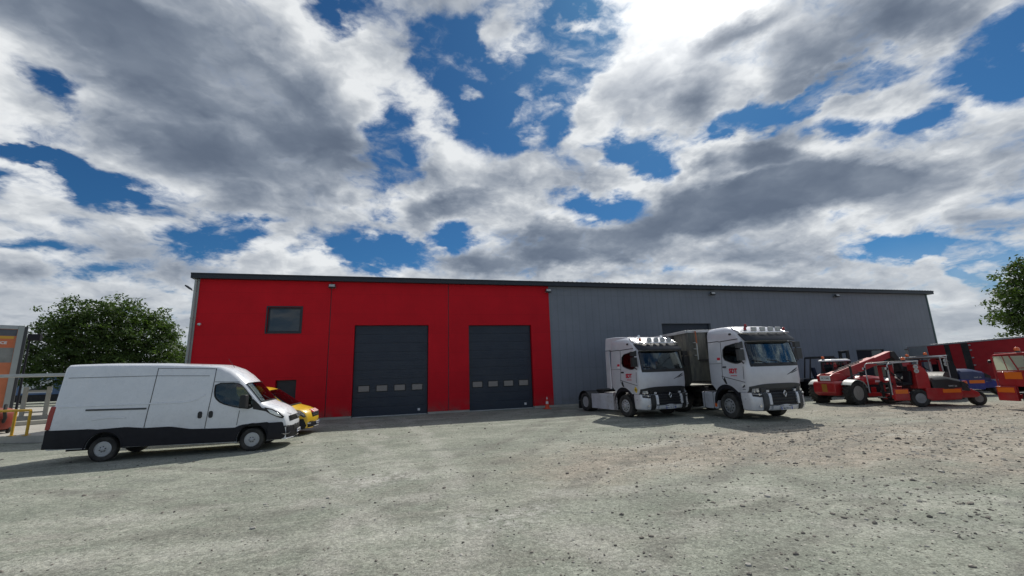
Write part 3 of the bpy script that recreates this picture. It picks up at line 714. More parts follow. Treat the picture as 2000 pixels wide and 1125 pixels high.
def interp(pts, x):
    if x <= pts[0][0]: return pts[0][1]
    for (a, b), (c, d) in zip(pts, pts[1:]):
        if x <= c: return b+(d-b)*(x-a)/(c-a)
    return pts[-1][1]
LV = (0, .10, .25, .42, .60, .78, .92, 1.)
def body_rings(st, wf):
    """st: list of (x, zb, zt, halfwidth, bulge, edge radius, lean, crown); wf(z) widens or narrows the flank with height"""
    out = []
    for x, zb, zt, hw, bu, r, ln, cw in st:
        r = min(r, (zt-zb)*.45); top = zt-r; half = []
        for t in LV:
            z = zb+t*(top-zb); half.append((hw*wf(z), z))
        yt = hw*wf(top)
        for k in range(1, 5):
            a = k*math.pi/8; half.append((yt-r*1.15*(1-math.cos(a)), top+r*math.sin(a)))
        ye = half[-1][0]
        for q in (.75, .5, .25): half.append((ye*q, zt+cw*(1-q*q)))
        ring = [(x+bu, 0, zb)]
        def pt(y, z, s): return (x+bu*(1-min(1, abs(y)/hw)**2.2)+ln*(z-zb)/max(.1, zt-zb), s*y, z)
        ring = [pt(hw*wf(zb)*.5, zb, -1)] + [pt(y, z, -1) for y, z in half] + [pt(0, zt+cw, 1)] + [pt(y, z, 1) for y, z in reversed(half)] + [pt(hw*wf(zb)*.5, zb, 1)]
        out.append(ring)
    return out
NS = len(LV)+4      # index (after the first point) where the roof arc ends
def top_patch(rings, i0, i1, k0=NS-1, inset=0):
    """grid over the front glass: rings i0..i1, across the top between the two pillars"""
    n = len(rings[0]); a = k0+inset; b = n-1-k0-inset
    return [[rings[i][k] for k in range(a, b+1)] for i in range(i0, i1+1)]
def side_poly(poly, yf, s, off):
    return [(x, s*(yf(x, z)+off), z) for x, z in poly]
def side_slab(mb, poly, yf, s, off, th, m=0, sub=0):
    """a thin panel lying on the flank: polygon (x,z), outer face off beyond the flank"""
    A = side_poly(poly, yf, s, off); B = side_poly(poly, yf, s, off-th); n = len(A); b = len(mb.v)
    mb.v += A+B; mb.face(range(b, b+n), m); mb.face(range(b+2*n-1, b+n-1, -1), m)
    for i in range(n):
        j = (i+1) % n; mb.face((b+i, b+j, b+n+j, b+n+i), m)
def strip(mb, line, yf, s, w, off, m=0, horiz=False):
    """thin line on the flank (panel gaps)"""
    L2 = []
    for (x0, z0), (x1, z1) in zip(line, line[1:]):
        k = max(1, int(math.hypot(x1-x0, z1-z0)/.22))
        L2 += [(x0+(x1-x0)*i/k, z0+(z1-z0)*i/k) for i in range(k)]
    line = L2+[line[-1]]; off = off+.004
    for (x0, z0), (x1, z1) in zip(line, line[1:]):
        d = math.hypot(x1-x0, z1-z0); nx, nz = -(z1-z0)/d*w/2, (x1-x0)/d*w/2
        side_slab(mb, [(x0-nx,z0-nz),(x1-nx,z1-nz),(x1+nx,z1+nz),(x0+nx,z0+nz)], yf, s, off, .012, m)
def smooth_poly(p, it=2):
    for _ in range(it):
        q = []
        for i in range(len(p)):
            a, b = p[i], p[(i+1) % len(p)]
            q += [(a[0]*.78+b[0]*.22, a[1]*.78+b[1]*.22), (a[0]*.22+b[0]*.78, a[1]*.22+b[1]*.78)]
        p = q
    return p
def plate(parent, txt, loc, rot, sx=1., blue='left'):
    """number plate facing +x before rotation: local y across, z up"""
    e = D.objects.new('number_plate', None)
    mb = MB(); mb.box(-.006, .006, -.26, .26, -.055, .055); o = mb.build('number_plate', M['plate_white'], parent, bevel=.004)
    o.location = loc; o.rotation_euler = rot
    D.objects.remove(e)
    mb = MB(); mb.box(.0065, .008, .215, .258, -.052, .052); mb.box(.0065, .008, -.258, -.215, -.052, .052); mb.build('plate_band', M['plate_blue'], o, smooth=0)
    text_mesh('lettering', txt, .086, M['ink'], o, (.009, 0, -.003), (R(90), 0, R(90)), .001, .92, .002)
    return o

# ------------------------------------------------------------------ white panel van
def white_van():
    r = thing('panel_van', 'long white panel van with dark lower cladding parked beside the red wall', 'van')
    st = [  # x, zb, zt, hw, bulge, r, lean, crown
        (.06,.45,2.86,.96,0,.12,.17,.03), (.16,.42,2.90,1.0,0,.13,.12,.04), (1.2,.40,2.905,1.01,0,.13,0,.05), (2.6,.37,2.87,1.01,0,.13,0,.05), (3.9,.33,2.80,1.01,0,.14,0,.05),
        (4.32,.32,2.765,1.01,.06,.17,0,.05), (4.62,.31,2.62,1.01,.14,.20,0,.05), (4.86,.31,2.42,1.0,.18,.21,0,.04), (5.02,.30,2.245,1.0,.20,.20,0,.03),
        (5.10,.30,2.16,1.0,.20,.17,0,.03), (5.35,.30,1.87,.99,.20,.15,0,.03), (5.62,.30,1.545,.98,.20,.13,0,.03), (5.70,.30,1.47,.98,.20,.13,0,.04), (5.95,.30,1.355,.97,.20,.15,0,.06), (6.2,.30,1.22,.94,.20,.15,0,.06),
        (6.36,.30,1.07,.90,.20,.12,0,.03), (6.42,.30,.95,.87,.20,.10,0,.02), (6.46,.30,.78,.85,.20,.08,0,0), (6.44,.32,.55,.82,.18,.06,0,0)]
    wf = lambda z: interp([(.3,.955),(.7,.985),(1.1,1.),(1.5,.995),(2.1,.95),(2.75,.90)], z)
    rings = body_rings(st, wf)
    hwx = [(s[0], s[3]) for s in st]
    yf = lambda x, z: interp(hwx, x)*wf(z)
    body = MB().loft(rings).build('body', M['white_paint'], r, smooth=35)
    win = smooth_poly([(4.30,2.20),(4.95,2.19),(5.12,2.06),(5.46,1.62),(5.44,1.33),(4.96,1.41),(4.52,1.56),(4.33,1.74),(4.29,1.95)], 1)
    cavity = [(4.05,.7),(4.05,2.45),(4.55,2.42),(4.9,2.13),(5.55,1.40),(5.75,1.25),(5.75,.7)]
    ws = top_patch(rings, 9, 11)
    cut(body, [MB().prism(cavity, -.86, .86), MB().prism(win, -1.4, 1.4), MB().slab(ws, (.25,0,.2), (-.22,0,-.17)),
               MB().cyl((1.52,-1.4,.40),(1.52,-.62,.40),.455,n=32), MB().cyl((1.52,1.4,.40),(1.52,.62,.40),.455,n=32),
               MB().cyl((5.50,-1.4,.40),(5.50,-.62,.40),.44,n=32), MB().cyl((5.50,1.4,.40),(5.50,.62,.40),.44,n=32)], M['cabin'])
    # lower cladding wraps the flanks
    top = [(.02,1.0),(1.0,.985),(1.12,.99),(1.3,.96),(2.05,.99),(2.5,.93),(3.2,.93),(3.75,.82),(4.2,.80),(5.0,.78),(5.15,.86),(5.9,.90),(6.05,.84),(6.3,.83)]
    for s in (-1, 1):
        mb = MB(); rr = []
        xs = [.04+.115*k for k in range(56)]
        for x in xs:
            zt = interp(top, x); zb = interp([(.04,.44),(2.6,.36),(6.4,.29)], x)
            if x < .25: y = yf(.2,.7)-.02
            else: y = yf(x,.7)
            rr.append([(x, s*(y-.10), zb), (x, s*(y+.028), zb+.02), (x, s*(y+.032), (zb+zt)/2), (x, s*(y+.028), zt-.015), (x, s*(y-.05), zt)])
        mb.loft(rr); c = mb.build('cladding', M['cladding'], r, smooth=40)
        cut(c, [MB().cyl((1.52,-1.5,.40),(1.52,1.5,.40),.46,n=32), MB().cyl((5.50,-1.5,.40),(5.50,1.5,.40),.445,n=32)], M['well'])
        for cx, rad in ((1.52,.475),(5.50,.46)):       # arch lips
            pts = [(cx+rad*math.cos(a), s*(yf(cx,.7)+.03), .40+rad*math.sin(a)) for a in [math.pi*(-.02+k/16*1.04) for k in range(17)]]
            mb = MB(); mb.tube(pts, .022, 6); mb.build('arch_lip', M['cladding'], r, smooth=50)
        for ln, w_ in (([(2.64,2.74),(2.58,1.8),(2.50,.93)],.016),([(4.27,2.69),(4.22,1.7),(4.14,.80)],.016),([(.35,2.505),(2.58,2.50),(4.1,2.45)],.012),([(2.64,2.735),(4.27,2.68)],.012),([(5.08,1.30),(5.03,.84)],.012),([(4.27,2.25),(5.0,2.22)],.014)):
            mb = MB(); strip(mb, ln, yf, s, w_, .004); mb.build('panel_gap', M['black_plastic'], body, smooth=0)
        mb = MB(); side_slab(mb, [(.95,1.505),(2.50,1.475),(2.50,1.525),(.95,1.555)], yf, s, .018, .02); mb.build('slide_rail', M['dark_grey'], r, bevel=.005)
        for ln, w_ in (([(.25,1.655),(2.55,1.645),(3.5,1.64),(3.8,1.70),(4.05,1.85)],.045),([(1.15,1.24),(1.6,1.29),(2.0,1.25)],.05)):
            mb = MB(); strip(mb, ln, yf, s, w_, .008); mb.build('swage', M['white_paint'], body, bevel=.012)
        for hx in (3.97, 4.27):
            mb = MB(); side_slab(mb, smooth_poly([(hx-.06,1.12),(hx+.06,1.12),(hx+.06,1.33),(hx-.06,1.33)],1), yf, s, .022, .03); mb.build('handle', M['black_plastic'], r, bevel=.008)
        g = MB(); side_slab(g, win, yf, s, -.02, .006); g.build('side_window', M['glass'], r, smooth=0)
        mb = MB(); n = len(win)       # window rubber
        mb.tube([(x, s*(yf(x,z)+.002), z) for x, z in win+[win[0]]], .016, 6); mb.build('window_seal', M['black_plastic'], r, smooth=50)
        mb = MB()       # black quarter panel ahead of the window
        side_slab(mb, [(5.44,1.66),(5.63,1.47),(5.72,1.36),(5.95,1.27),(5.97,1.20),(5.46,1.33)], yf, s, .008, .02); mb.build('quarter_trim', M['black_plastic'], r, bevel=.006)
        # mirror
        mb = MB(); mb.loft([[(5.22,s*1.06,1.40),(5.34,s*1.06,1.40),(5.34,s*1.06,1.76),(5.22,s*1.06,1.76)],[(5.12,s*1.14,1.38),(5.36,s*1.14,1.38),(5.34,s*1.14,1.80),(5.14,s*1.14,1.80)],[(5.12,s*1.28,1.38),(5.32,s*1.28,1.38),(5.30,s*1.28,1.80),(5.14,s*1.28,1.80)]])
        mb.obox((5.36,s*1.0,1.44),(.10,.22,.07)); mb.build('mirror', M['black_plastic'], r, bevel=.03, seg=3)
        # headlight: long triangle sweeping back
        mb = MB(); hl = [(5.80,1.36),(6.02,1.305),(6.26,1.16),(6.40,1.03),(6.36,.97),(6.20,1.03),(5.98,1.14),(5.84,1.24)]
        side_slab(mb, hl, lambda x, z: yf(x,z)-.035+(.0 if x < 6.2 else .02), s, .045, .06); o = mb.build('headlight', M['black_plastic'], r, bevel=.006)
        mb = MB(); side_slab(mb, [(5.88,1.30),(6.02,1.275),(6.24,1.14),(6.34,1.03),(6.20,1.06),(5.98,1.17)], lambda x, z: yf(x,z)-.03+(.0 if x < 6.2 else .02), s, .056, .02); mb.build('lens', M['chrome'], o, bevel=.01)
        # tail light
        mb = MB(); side_slab(mb, [(.02,1.0),(.13,1.0),(.20,1.66),(.08,1.68),(.05,1.5)], lambda x, z: .975*wf(z), s, .03, .10); mb.build('tail_light', M['red_lens'], r, bevel=.02)
        # rear doors and bumper come as one piece per side
        mb = MB(); mb.box(-.03,.14,min(s*.03,s*.93),max(s*.03,s*.93),.44,.62); mb.build('rear_bumper', M['cladding'], r, bevel=.03)
    g = [[(p[0]+.012, p[1], p[2]+.010) for p in row] for row in ws]
    MB().slab(g, (0,0,0), (-.006,0,-.005)).build('windscreen', M['glass'], r, smooth=60)
    mb = MB(); mb.tube([tuple(Vector(p)+Vector((.014,0,.012))) for p in ws[-1]], .02, 6); mb.tube([tuple(Vector(row[0])+Vector((.012,-.004,.01))) for row in ws], .016, 6); mb.tube([tuple(Vector(row[-1])+Vector((.012,.004,.01))) for row in ws], .016, 6); mb.tube([tuple(Vector(p)+Vector((.012,0,.01))) for p in ws[0]], .014, 6)
    mb.build('windscreen_seal', M['black_plastic'], r, smooth=50)
    for y0 in (-.25, .35):
        mb = MB(); mb.tube([(5.86,y0+.05,1.50),(5.77,y0-.1,1.62),(5.66,y0-.42,1.76)], .011, 6); mb.build('wiper', M['black_plastic'], r)
    # hood edge, grille, bumper
    mb = MB(); mb.tube([(5.93,-.80,1.345),(6.3,-.72,1.18),(6.55,-.5,1.075)], .006, 5); mb.tube([(5.93,.80,1.345),(6.3,.72,1.18),(6.55,.5,1.075)], .006, 5); mb.build('hood_gap', M['black_plastic'], r)
    def nose(y, z, dx=0):      # front surface at the nose
        k = 1-min(1, abs(y)/.90)**2.2
        return 6.40+.20*k+dx
    def bar(z0, z1, w, dx, th, name, m, bev=.01, zc=0):
        mb = MB(); rr = []
        for k in range(13):
            y = -w+2*w*k/12; x = nose(y, z0, dx); c = zc*(1-(y/w)**2)
            rr.append([(x-th,y,z0),(x,y,z0+c),(x,y,z1+c),(x-th,y,z1)])
        mb.loft(rr); return mb.build(name, m, r, bevel=bev, smooth=40)
    bar(.86,1.03,.66,.045,.10,'grille',M['black_plastic'],.012,.02)
    for z in (.90,.96): bar(z,z+.018,.60,.06,.03,'grille_bar',M['dark_grey'],0,.02)
    bar(1.035,1.055,.62,.05,.05,'grille_trim',M['chrome'],.006,.02)
    # bumper with its returns along the flank
    mb = MB(); rr = []
    path = [(5.96,-1.025),(6.15,-1.0),(6.34,-.93),(6.46,-.80),(6.55,-.60),(6.63,-.3),(6.65,0),(6.63,.3),(6.55,.60),(6.46,.80),(6.34,.93),(6.15,1.0),(5.96,1.025)]
    for i, (x, y) in enumerate(path):
        t = (Vector(path[min(i+1,12)])-Vector(path[max(i-1,0)])).normalized(); nx, ny = t.y, -t.x; zt = .86 if i in (0,1,2,10,11,12) else .80 if i in (3,9) else .78
        rr.append([(x-nx*.12,y-ny*.12,.30),(x+nx*0,y+ny*0,.33),(x+nx*.025,y+ny*.025,.46),(x+nx*.02,y+ny*.02,.62),(x-nx*.005,y-ny*.005,zt),(x-nx*.12,y-ny*.12,zt)])
    mb.loft(rr); mb.build('bumper', M['cladding'], r, bevel=.01, smooth=40)
    bar(.56,.69,.42,.07,.05,'lower_grille',M['black_plastic'],.01)
    bar(.775,.85,.70,.03,.10,'bumper_insert',M['white_paint'],.015)
    for s in (-1, 1):
        mb = MB(); mb.loft([[(6.40,s*.865,.67),(6.42,s*.865,.74),(6.50,s*.74,.74),(6.48,s*.74,.67)],[(6.47,s*.90,.68),(6.46,s*.90,.73),(6.56,s*.76,.73),(6.57,s*.76,.68)]]); mb.build('fog_lamp', M['dark_grey'], r, bevel=.008)
        mb = MB(); mb.tube([(6.36,s*.97,.50),(6.44,s*.90,.45),(6.55,s*.74,.46),(6.58,s*.70,.52)], .017, 6); mb.build('bumper_trim', M['dark_grey'], r, smooth=50)
    plate(r, 'EV 482 KJ', (6.70,0,.50), (0,0,0))
    text_mesh('badge', 'IVECO', .12, M['chrome'], r, (6.675,0,.985), (R(90),0,R(90)), .006, 1.1, .003)
    mb = MB(); mb.tube([(4.62,-.35,2.70),(4.40,-.35,3.02)], .006, 5); mb.build('aerial', M['black_plastic'], r)
    # cabin
    for y in (-.42, .45):
        mb = MB(); mb.box(4.25,4.75,y-.25,y+.25,.85,1.08); mb.obox((4.28,y,1.42),(.14,.50,.72),(0,R(-10),0)); mb.obox((4.22,y,1.88),(.10,.26,.20),(0,R(-8),0)); mb.build('seat', M['seat_fabric'], r, bevel=.05, seg=3)
    mb = MB(); mb.lathe([(.19,-.015),(.205,0),(.19,.015),(.175,0)], o=(0,0,0), axis='x', n=24, cap=False); mb.box(-.01,.01,-.17,.17,-.02,.02); q = mb.build('steering_wheel', M['black_plastic'], r); q.location = (5.12,.45,1.42); q.rotation_euler = (0,R(28),0)
    mb = MB(); mb.prism([(5.2,.75),(5.2,1.30),(5.35,1.38),(5.70,1.30),(5.70,.75)], -.84, .84); mb.build('dashboard', M['cabin'], r, bevel=.04)
    for x in (1.50, 5.50):
        for s in (-1, 1): wheel(r, x, s*.86, .36, .23, .215, 'steel', M['steel'], side=s)
    mb = MB(); mb.box(.3,6.0,-.45,.45,.30,.46); mb.cyl((1.5,-.8,.36),(1.5,.8,.36),.06); mb.cyl((5.5,-.8,.36),(5.5,.8,.36),.05); mb.build('underbody', M['chassis'], r, smooth=0)
    r.location = (-10.2, 16.0+1.0, 0); r.rotation_euler = (0, 0, R(.6))
    return r
white_van()

# ------------------------------------------------------------------ yellow van behind it
def yellow_van():
    r = thing('delivery_van', 'yellow van with red and white stripes on its hood half hidden behind the white van', 'van')
    st = [(.05,.38,1.90,.90,0,.10,.10,.02),(.25,.32,1.95,.95,0,.12,.05,.03),(1.6,.30,1.98,.96,0,.12,0,.04),(2.9,.29,1.965,.96,.05,.13,0,.04),(3.25,.28,1.90,.96,.12,.16,0,.04),
          (3.45,.28,1.82,.96,.16,.16,0,.03),(3.75,.28,1.60,.96,.19,.15,0,.03),(4.05,.28,1.38,.95,.20,.13,0,.03),(4.30,.28,1.19,.95,.20,.13,0,.03),(4.40,.28,1.13,.94,.20,.13,0,.05),(4.70,.28,1.04,.93,.20,.14,0,.05),(4.95,.28,.93,.89,.20,.12,0,.04),
          (5.05,.28,.80,.86,.20,.10,0,.02),(5.10,.28,.62,.84,.20,.08,0,0),(5.08,.30,.48,.80,.18,.06,0,0)]
    wf = lambda z: interp([(.28,.95),(.6,.99),(1.0,1.),(1.3,.97),(1.9,.86)], z)
    rings = body_rings(st, wf); hwx = [(s[0], s[3]) for s in st]; yf = lambda x, z: interp(hwx, x)*wf(z)
    body = MB().loft(rings).build('body', M['yellow_paint'], r, smooth=35)
    win = smooth_poly([(2.75,1.72),(3.35,1.70),(3.55,1.60),(4.05,1.22),(4.0,1.08),(3.2,1.06),(2.72,1.10)], 1)
    ws = top_patch(rings, 5, 8)
    cut(body, [MB().prism([(2.5,.6),(2.5,1.74),(3.2,1.72),(4.15,1.08),(4.3,.9),(4.3,.6)], -.80, .80), MB().prism(win, -1.4, 1.4), MB().slab(ws, (.2,0,.2), (-.20,0,-.18)),
               MB().cyl((.95,-1.4,.34),(.95,-.6,.34),.39,n=28), MB().cyl((.95,1.4,.34),(.95,.6,.34),.39,n=28), MB().cyl((4.15,-1.4,.34),(4.15,-.6,.34),.39,n=28), MB().cyl((4.15,1.4,.34),(4.15,.6,.34),.39,n=28)], M['cabin'])
    g = [[(p[0]+.012, p[1], p[2]+.012) for p in row] for row in ws]
    MB().slab(g, (0,0,0), (-.005,0,-.005)).build('windscreen', M['glass'], r, smooth=60)
    mb = MB(); mb.tube([tuple(Vector(p)+Vector((.012,0,.012))) for p in ws[-1]], .03, 6); mb.build('windscreen_seal', M['black_plastic'], r, smooth=50)
    def nose(y): return 5.06+.20*(1-min(1, abs(y)/.88)**2.2)
    def bar(z0, z1, w, dx, th, name, m, bev=.01, zc=0, y0=None, y1=None, par=None):
        mb = MB(); rr = []; a = -w if y0 is None else y0; b = w if y1 is None else y1
        for k in range(11):
            y = a+(b-a)*k/10; x = nose(y)+dx; c = zc*(1-(y/w)**2)
            rr.append([(x-th,y,z0),(x,y,z0+c),(x,y,z1+c),(x-th,y,z1)])
        mb.loft(rr); return mb.build(name, m, par or r, bevel=bev, smooth=40)
    bar(.68,.86,.50,.02,.10,'grille',M['black_plastic'],.015,.02)
    bar(.76,.775,.46,.03,.03,'grille_bar',M['chrome'],0,.02)
    mb = MB(); rr = []
    path = [(4.56,-.965),(4.75,-.95),(4.93,-.90),(5.06,-.80),(5.16,-.62),(5.25,-.32),(5.28,0),(5.25,.32),(5.16,.62),(5.06,.80),(4.93,.90),(4.75,.95),(4.56,.965)]
    for i, (x, y) in enumerate(path):
        t = (Vector(path[min(i+1,12)])-Vector(path[max(i-1,0)])).normalized(); nx, ny = t.y, -t.x; zt = (.62,.64,.66,.62,.54,.50,.50,.50,.54,.62,.66,.64,.62)[i]
        rr.append([(x-nx*.14,y-ny*.14,.24),(x,y,.27),(x+nx*.03,y+ny*.03,.38),(x+nx*.025,y+ny*.025,.46),(x+nx*.01,y+ny*.01,zt),(x-nx*.14,y-ny*.14,zt)])
    mb.loft(rr); mb.build('lower_bumper', M['cladding'], r, bevel=.01, smooth=40)
    bar(.30,.325,.40,.065,.04,'skid_trim',M['steel'],.006)
    bar(.545,.63,.62,.022,.10,'bumper',M['yellow_paint'],.02)
    for s in (-1, 1):
        mb = MB(); side_slab(mb, [(4.62,1.035),(4.82,.985),(4.98,.86),(5.05,.74),(4.98,.70),(4.82,.80),(4.66,.92)], lambda x, z: yf(x,z)-.03, s, .05, .06); o = mb.build('headlight', M['dark_grey'], r, bevel=.008)
        mb = MB(); side_slab(mb, [(4.68,1.0),(4.82,.96),(4.96,.84),(5.01,.75),(4.84,.83)], lambda x, z: yf(x,z)-.03, s, .062, .02); mb.build('lens', M['chrome'], o, bevel=.01)
        mb = MB(); mb.tube([(nose(.78)-.03,s*.80,.44),(nose(.62)+.02,s*.66,.43)], .045, 10); mb.build('fog_lamp', M['dark_grey'], r, smooth=60)
        g = MB(); side_slab(g, win, yf, s, -.02, .006); g.build('side_window', M['glass'], r, smooth=0)
        mb = MB(); mb.obox((3.78,s*1.06,1.22),(.16,.20,.24)); mb.obox((3.84,s*.98,1.12),(.08,.14,.05)); mb.build('mirror', M['black_plastic'], r, bevel=.04, seg=3)
        # lower cladding strip
        mb = MB(); side_slab(mb, [(.2,.30),(3.7,.28),(3.7,.46),(.2,.48)], yf, s, .02, .05); mb.build('cladding', M['cladding'], r, bevel=.01)
    # chevrons across the hood front: a row of slanted red and white bars
    for k in range(9):
        a = -.46+k*.105
        rr = []
        mb = MB()
        def hp(y, q): return (nose(y)-.015-q*.17, y+q*.06, .875+q*.105)
        P = [hp(a,0), hp(a+.10,0), hp(a+.10,1), hp(a,1)]
        mb.slab([[P[0],P[1]],[P[3],P[2]]], (.02,0,.022), (-.03,0,-.02)); mb.build('hood_stripe', M['red_ink'] if k % 2 == 0 else M['white_ink'], r, smooth=0)
    for y in (-.40, .40):
        mb = MB(); mb.box(2.75,3.2,y-.24,y+.24,.7,.92); mb.obox((2.78,y,1.22),(.14,.46,.62),(0,R(-10),0)); mb.obox((2.74,y,1.60),(.09,.24,.18)); mb.build('seat', M['seat_fabric'], r, bevel=.05)
    mb = MB(); mb.prism([(3.7,.7),(3.7,1.02),(3.9,1.08),(4.28,1.02),(4.28,.7)], -.78, .78); mb.build('dashboard', M['cabin'], r, bevel=.03)
    plate(r, 'CZ 915 RD', (5.315,0,.45), (0,0,0))
    for x in (.95, 4.15):
        for s in (-1, 1): wheel(r, x, s*.80, .335, .21, .20, 'steel', M['steel'], side=s)
    mb = MB(); mb.box(.3,4.6,-.45,.45,.24,.40); mb.build('underbody', M['chassis'], r, smooth=0)
    r.location = (-8.72, 20.45, 0); r.rotation_euler = (0, 0, R(-3))
    return r
yellow_van()
# ------------------------------------------------------------------ heavy trucks
CAB = [  # z, front x, rear x, half width, corner radius, bulge
 (1.10,-.06,-2.28,1.20,.26,.09),(1.25,-.04,-2.29,1.225,.27,.10),(1.45,-.02,-2.30,1.235,.28,.11),(1.56,.0,-2.30,1.24,.28,.11),(2.12,.0,-2.30,1.24,.28,.11),
 (2.22,-.025,-2.30,1.235,.28,.11),(2.45,-.07,-2.30,1.225,.27,.11),(2.75,-.135,-2.30,1.21,.26,.11),(3.06,-.20,-2.30,1.195,.25,.11),(3.20,-.235,-2.30,1.19,.25,.11),
 (3.38,-.30,-2.30,1.185,.26,.12),(3.52,-.42,-2.30,1.17,.28,.12),(3.64,-.60,-2.29,1.14,.30,.12),(3.74,-.84,-2.27,1.08,.34,.12),(3.80,-1.10,-2.22,.98,.36,.12),(3.82,-1.35,-2.10,.84,.36,.10)]
BUMP = [(.40,-.05,-.66,1.17,.22,.10),(.44,.0,-.68,1.21,.24,.12),(.60,.04,-.68,1.235,.26,.13),(.95,.03,-.68,1.24,.27,.13),(1.09,.0,-.68,1.235,.27,.12)]
def lv(tab, z, k):
    return interp([(q[0], q[k]) for q in tab], z)
def front_x(tab, y, z):
    xf, hw, rc, bu = lv(tab,z,1), lv(tab,z,3), lv(tab,z,4), lv(tab,z,5)
    x = xf+bu*(1-(min(abs(y),hw)/hw)**2); e = abs(y)-(hw-rc)
    if e > 0: x -= rc-math.sqrt(max(0, rc*rc-min(e,rc)**2))
    return x
def cab_ring(q):
    z, xf, xr, hw, rc, bu = q; tab = [q]
    xe = xf-rc
    half = [(xr, hw-.09), (xr+.03, hw-.03), (xr+.10, hw), (xr+.10+(xe-xr-.1)*.35, hw), (xr+.10+(xe-xr-.1)*.7, hw)]
    for k in range(6):
        a = k*math.pi/10; y = hw-rc+rc*math.cos(a); half.append((front_x(tab, min(y, hw-1e-4), z), y))
    for f in (.8, .55, .28): half.append((front_x(tab, (hw-rc)*f, z), (hw-rc)*f))
    return [(x, -y, z) for x, y in half]+[(front_x(tab, 0, z), 0, z)]+[(x, y, z) for x, y in reversed(half)]
def fband(mb, tab, y0, y1, zlo, zhi, off, th, n=10, m=0, nz=5):
    """panel hugging the front between y0..y1 and zlo..zhi (numbers or functions of y)"""
    rr = []
    for k in range(n+1):
        y = y0+(y1-y0)*k/n; a = zlo(y) if callable(zlo) else zlo; b = zhi(y) if callable(zhi) else zhi
        fr = [(front_x(tab, y, a+(b-a)*i/nz)+off, y, a+(b-a)*i/nz) for i in range(nz+1)]
        rr.append([(x-th, y, z) for x, y, z in reversed(fr)]+fr)
    mb.loft(rr, m=m)
M['headlamp'] = mat('headlamp_lens', (.46,.48,.50), .12, metal=.5, var=.15, scale=14., coat=.8)
M['dark_glass'] = glass_mat('dark_cab_glass', (.30,.34,.34), .35)
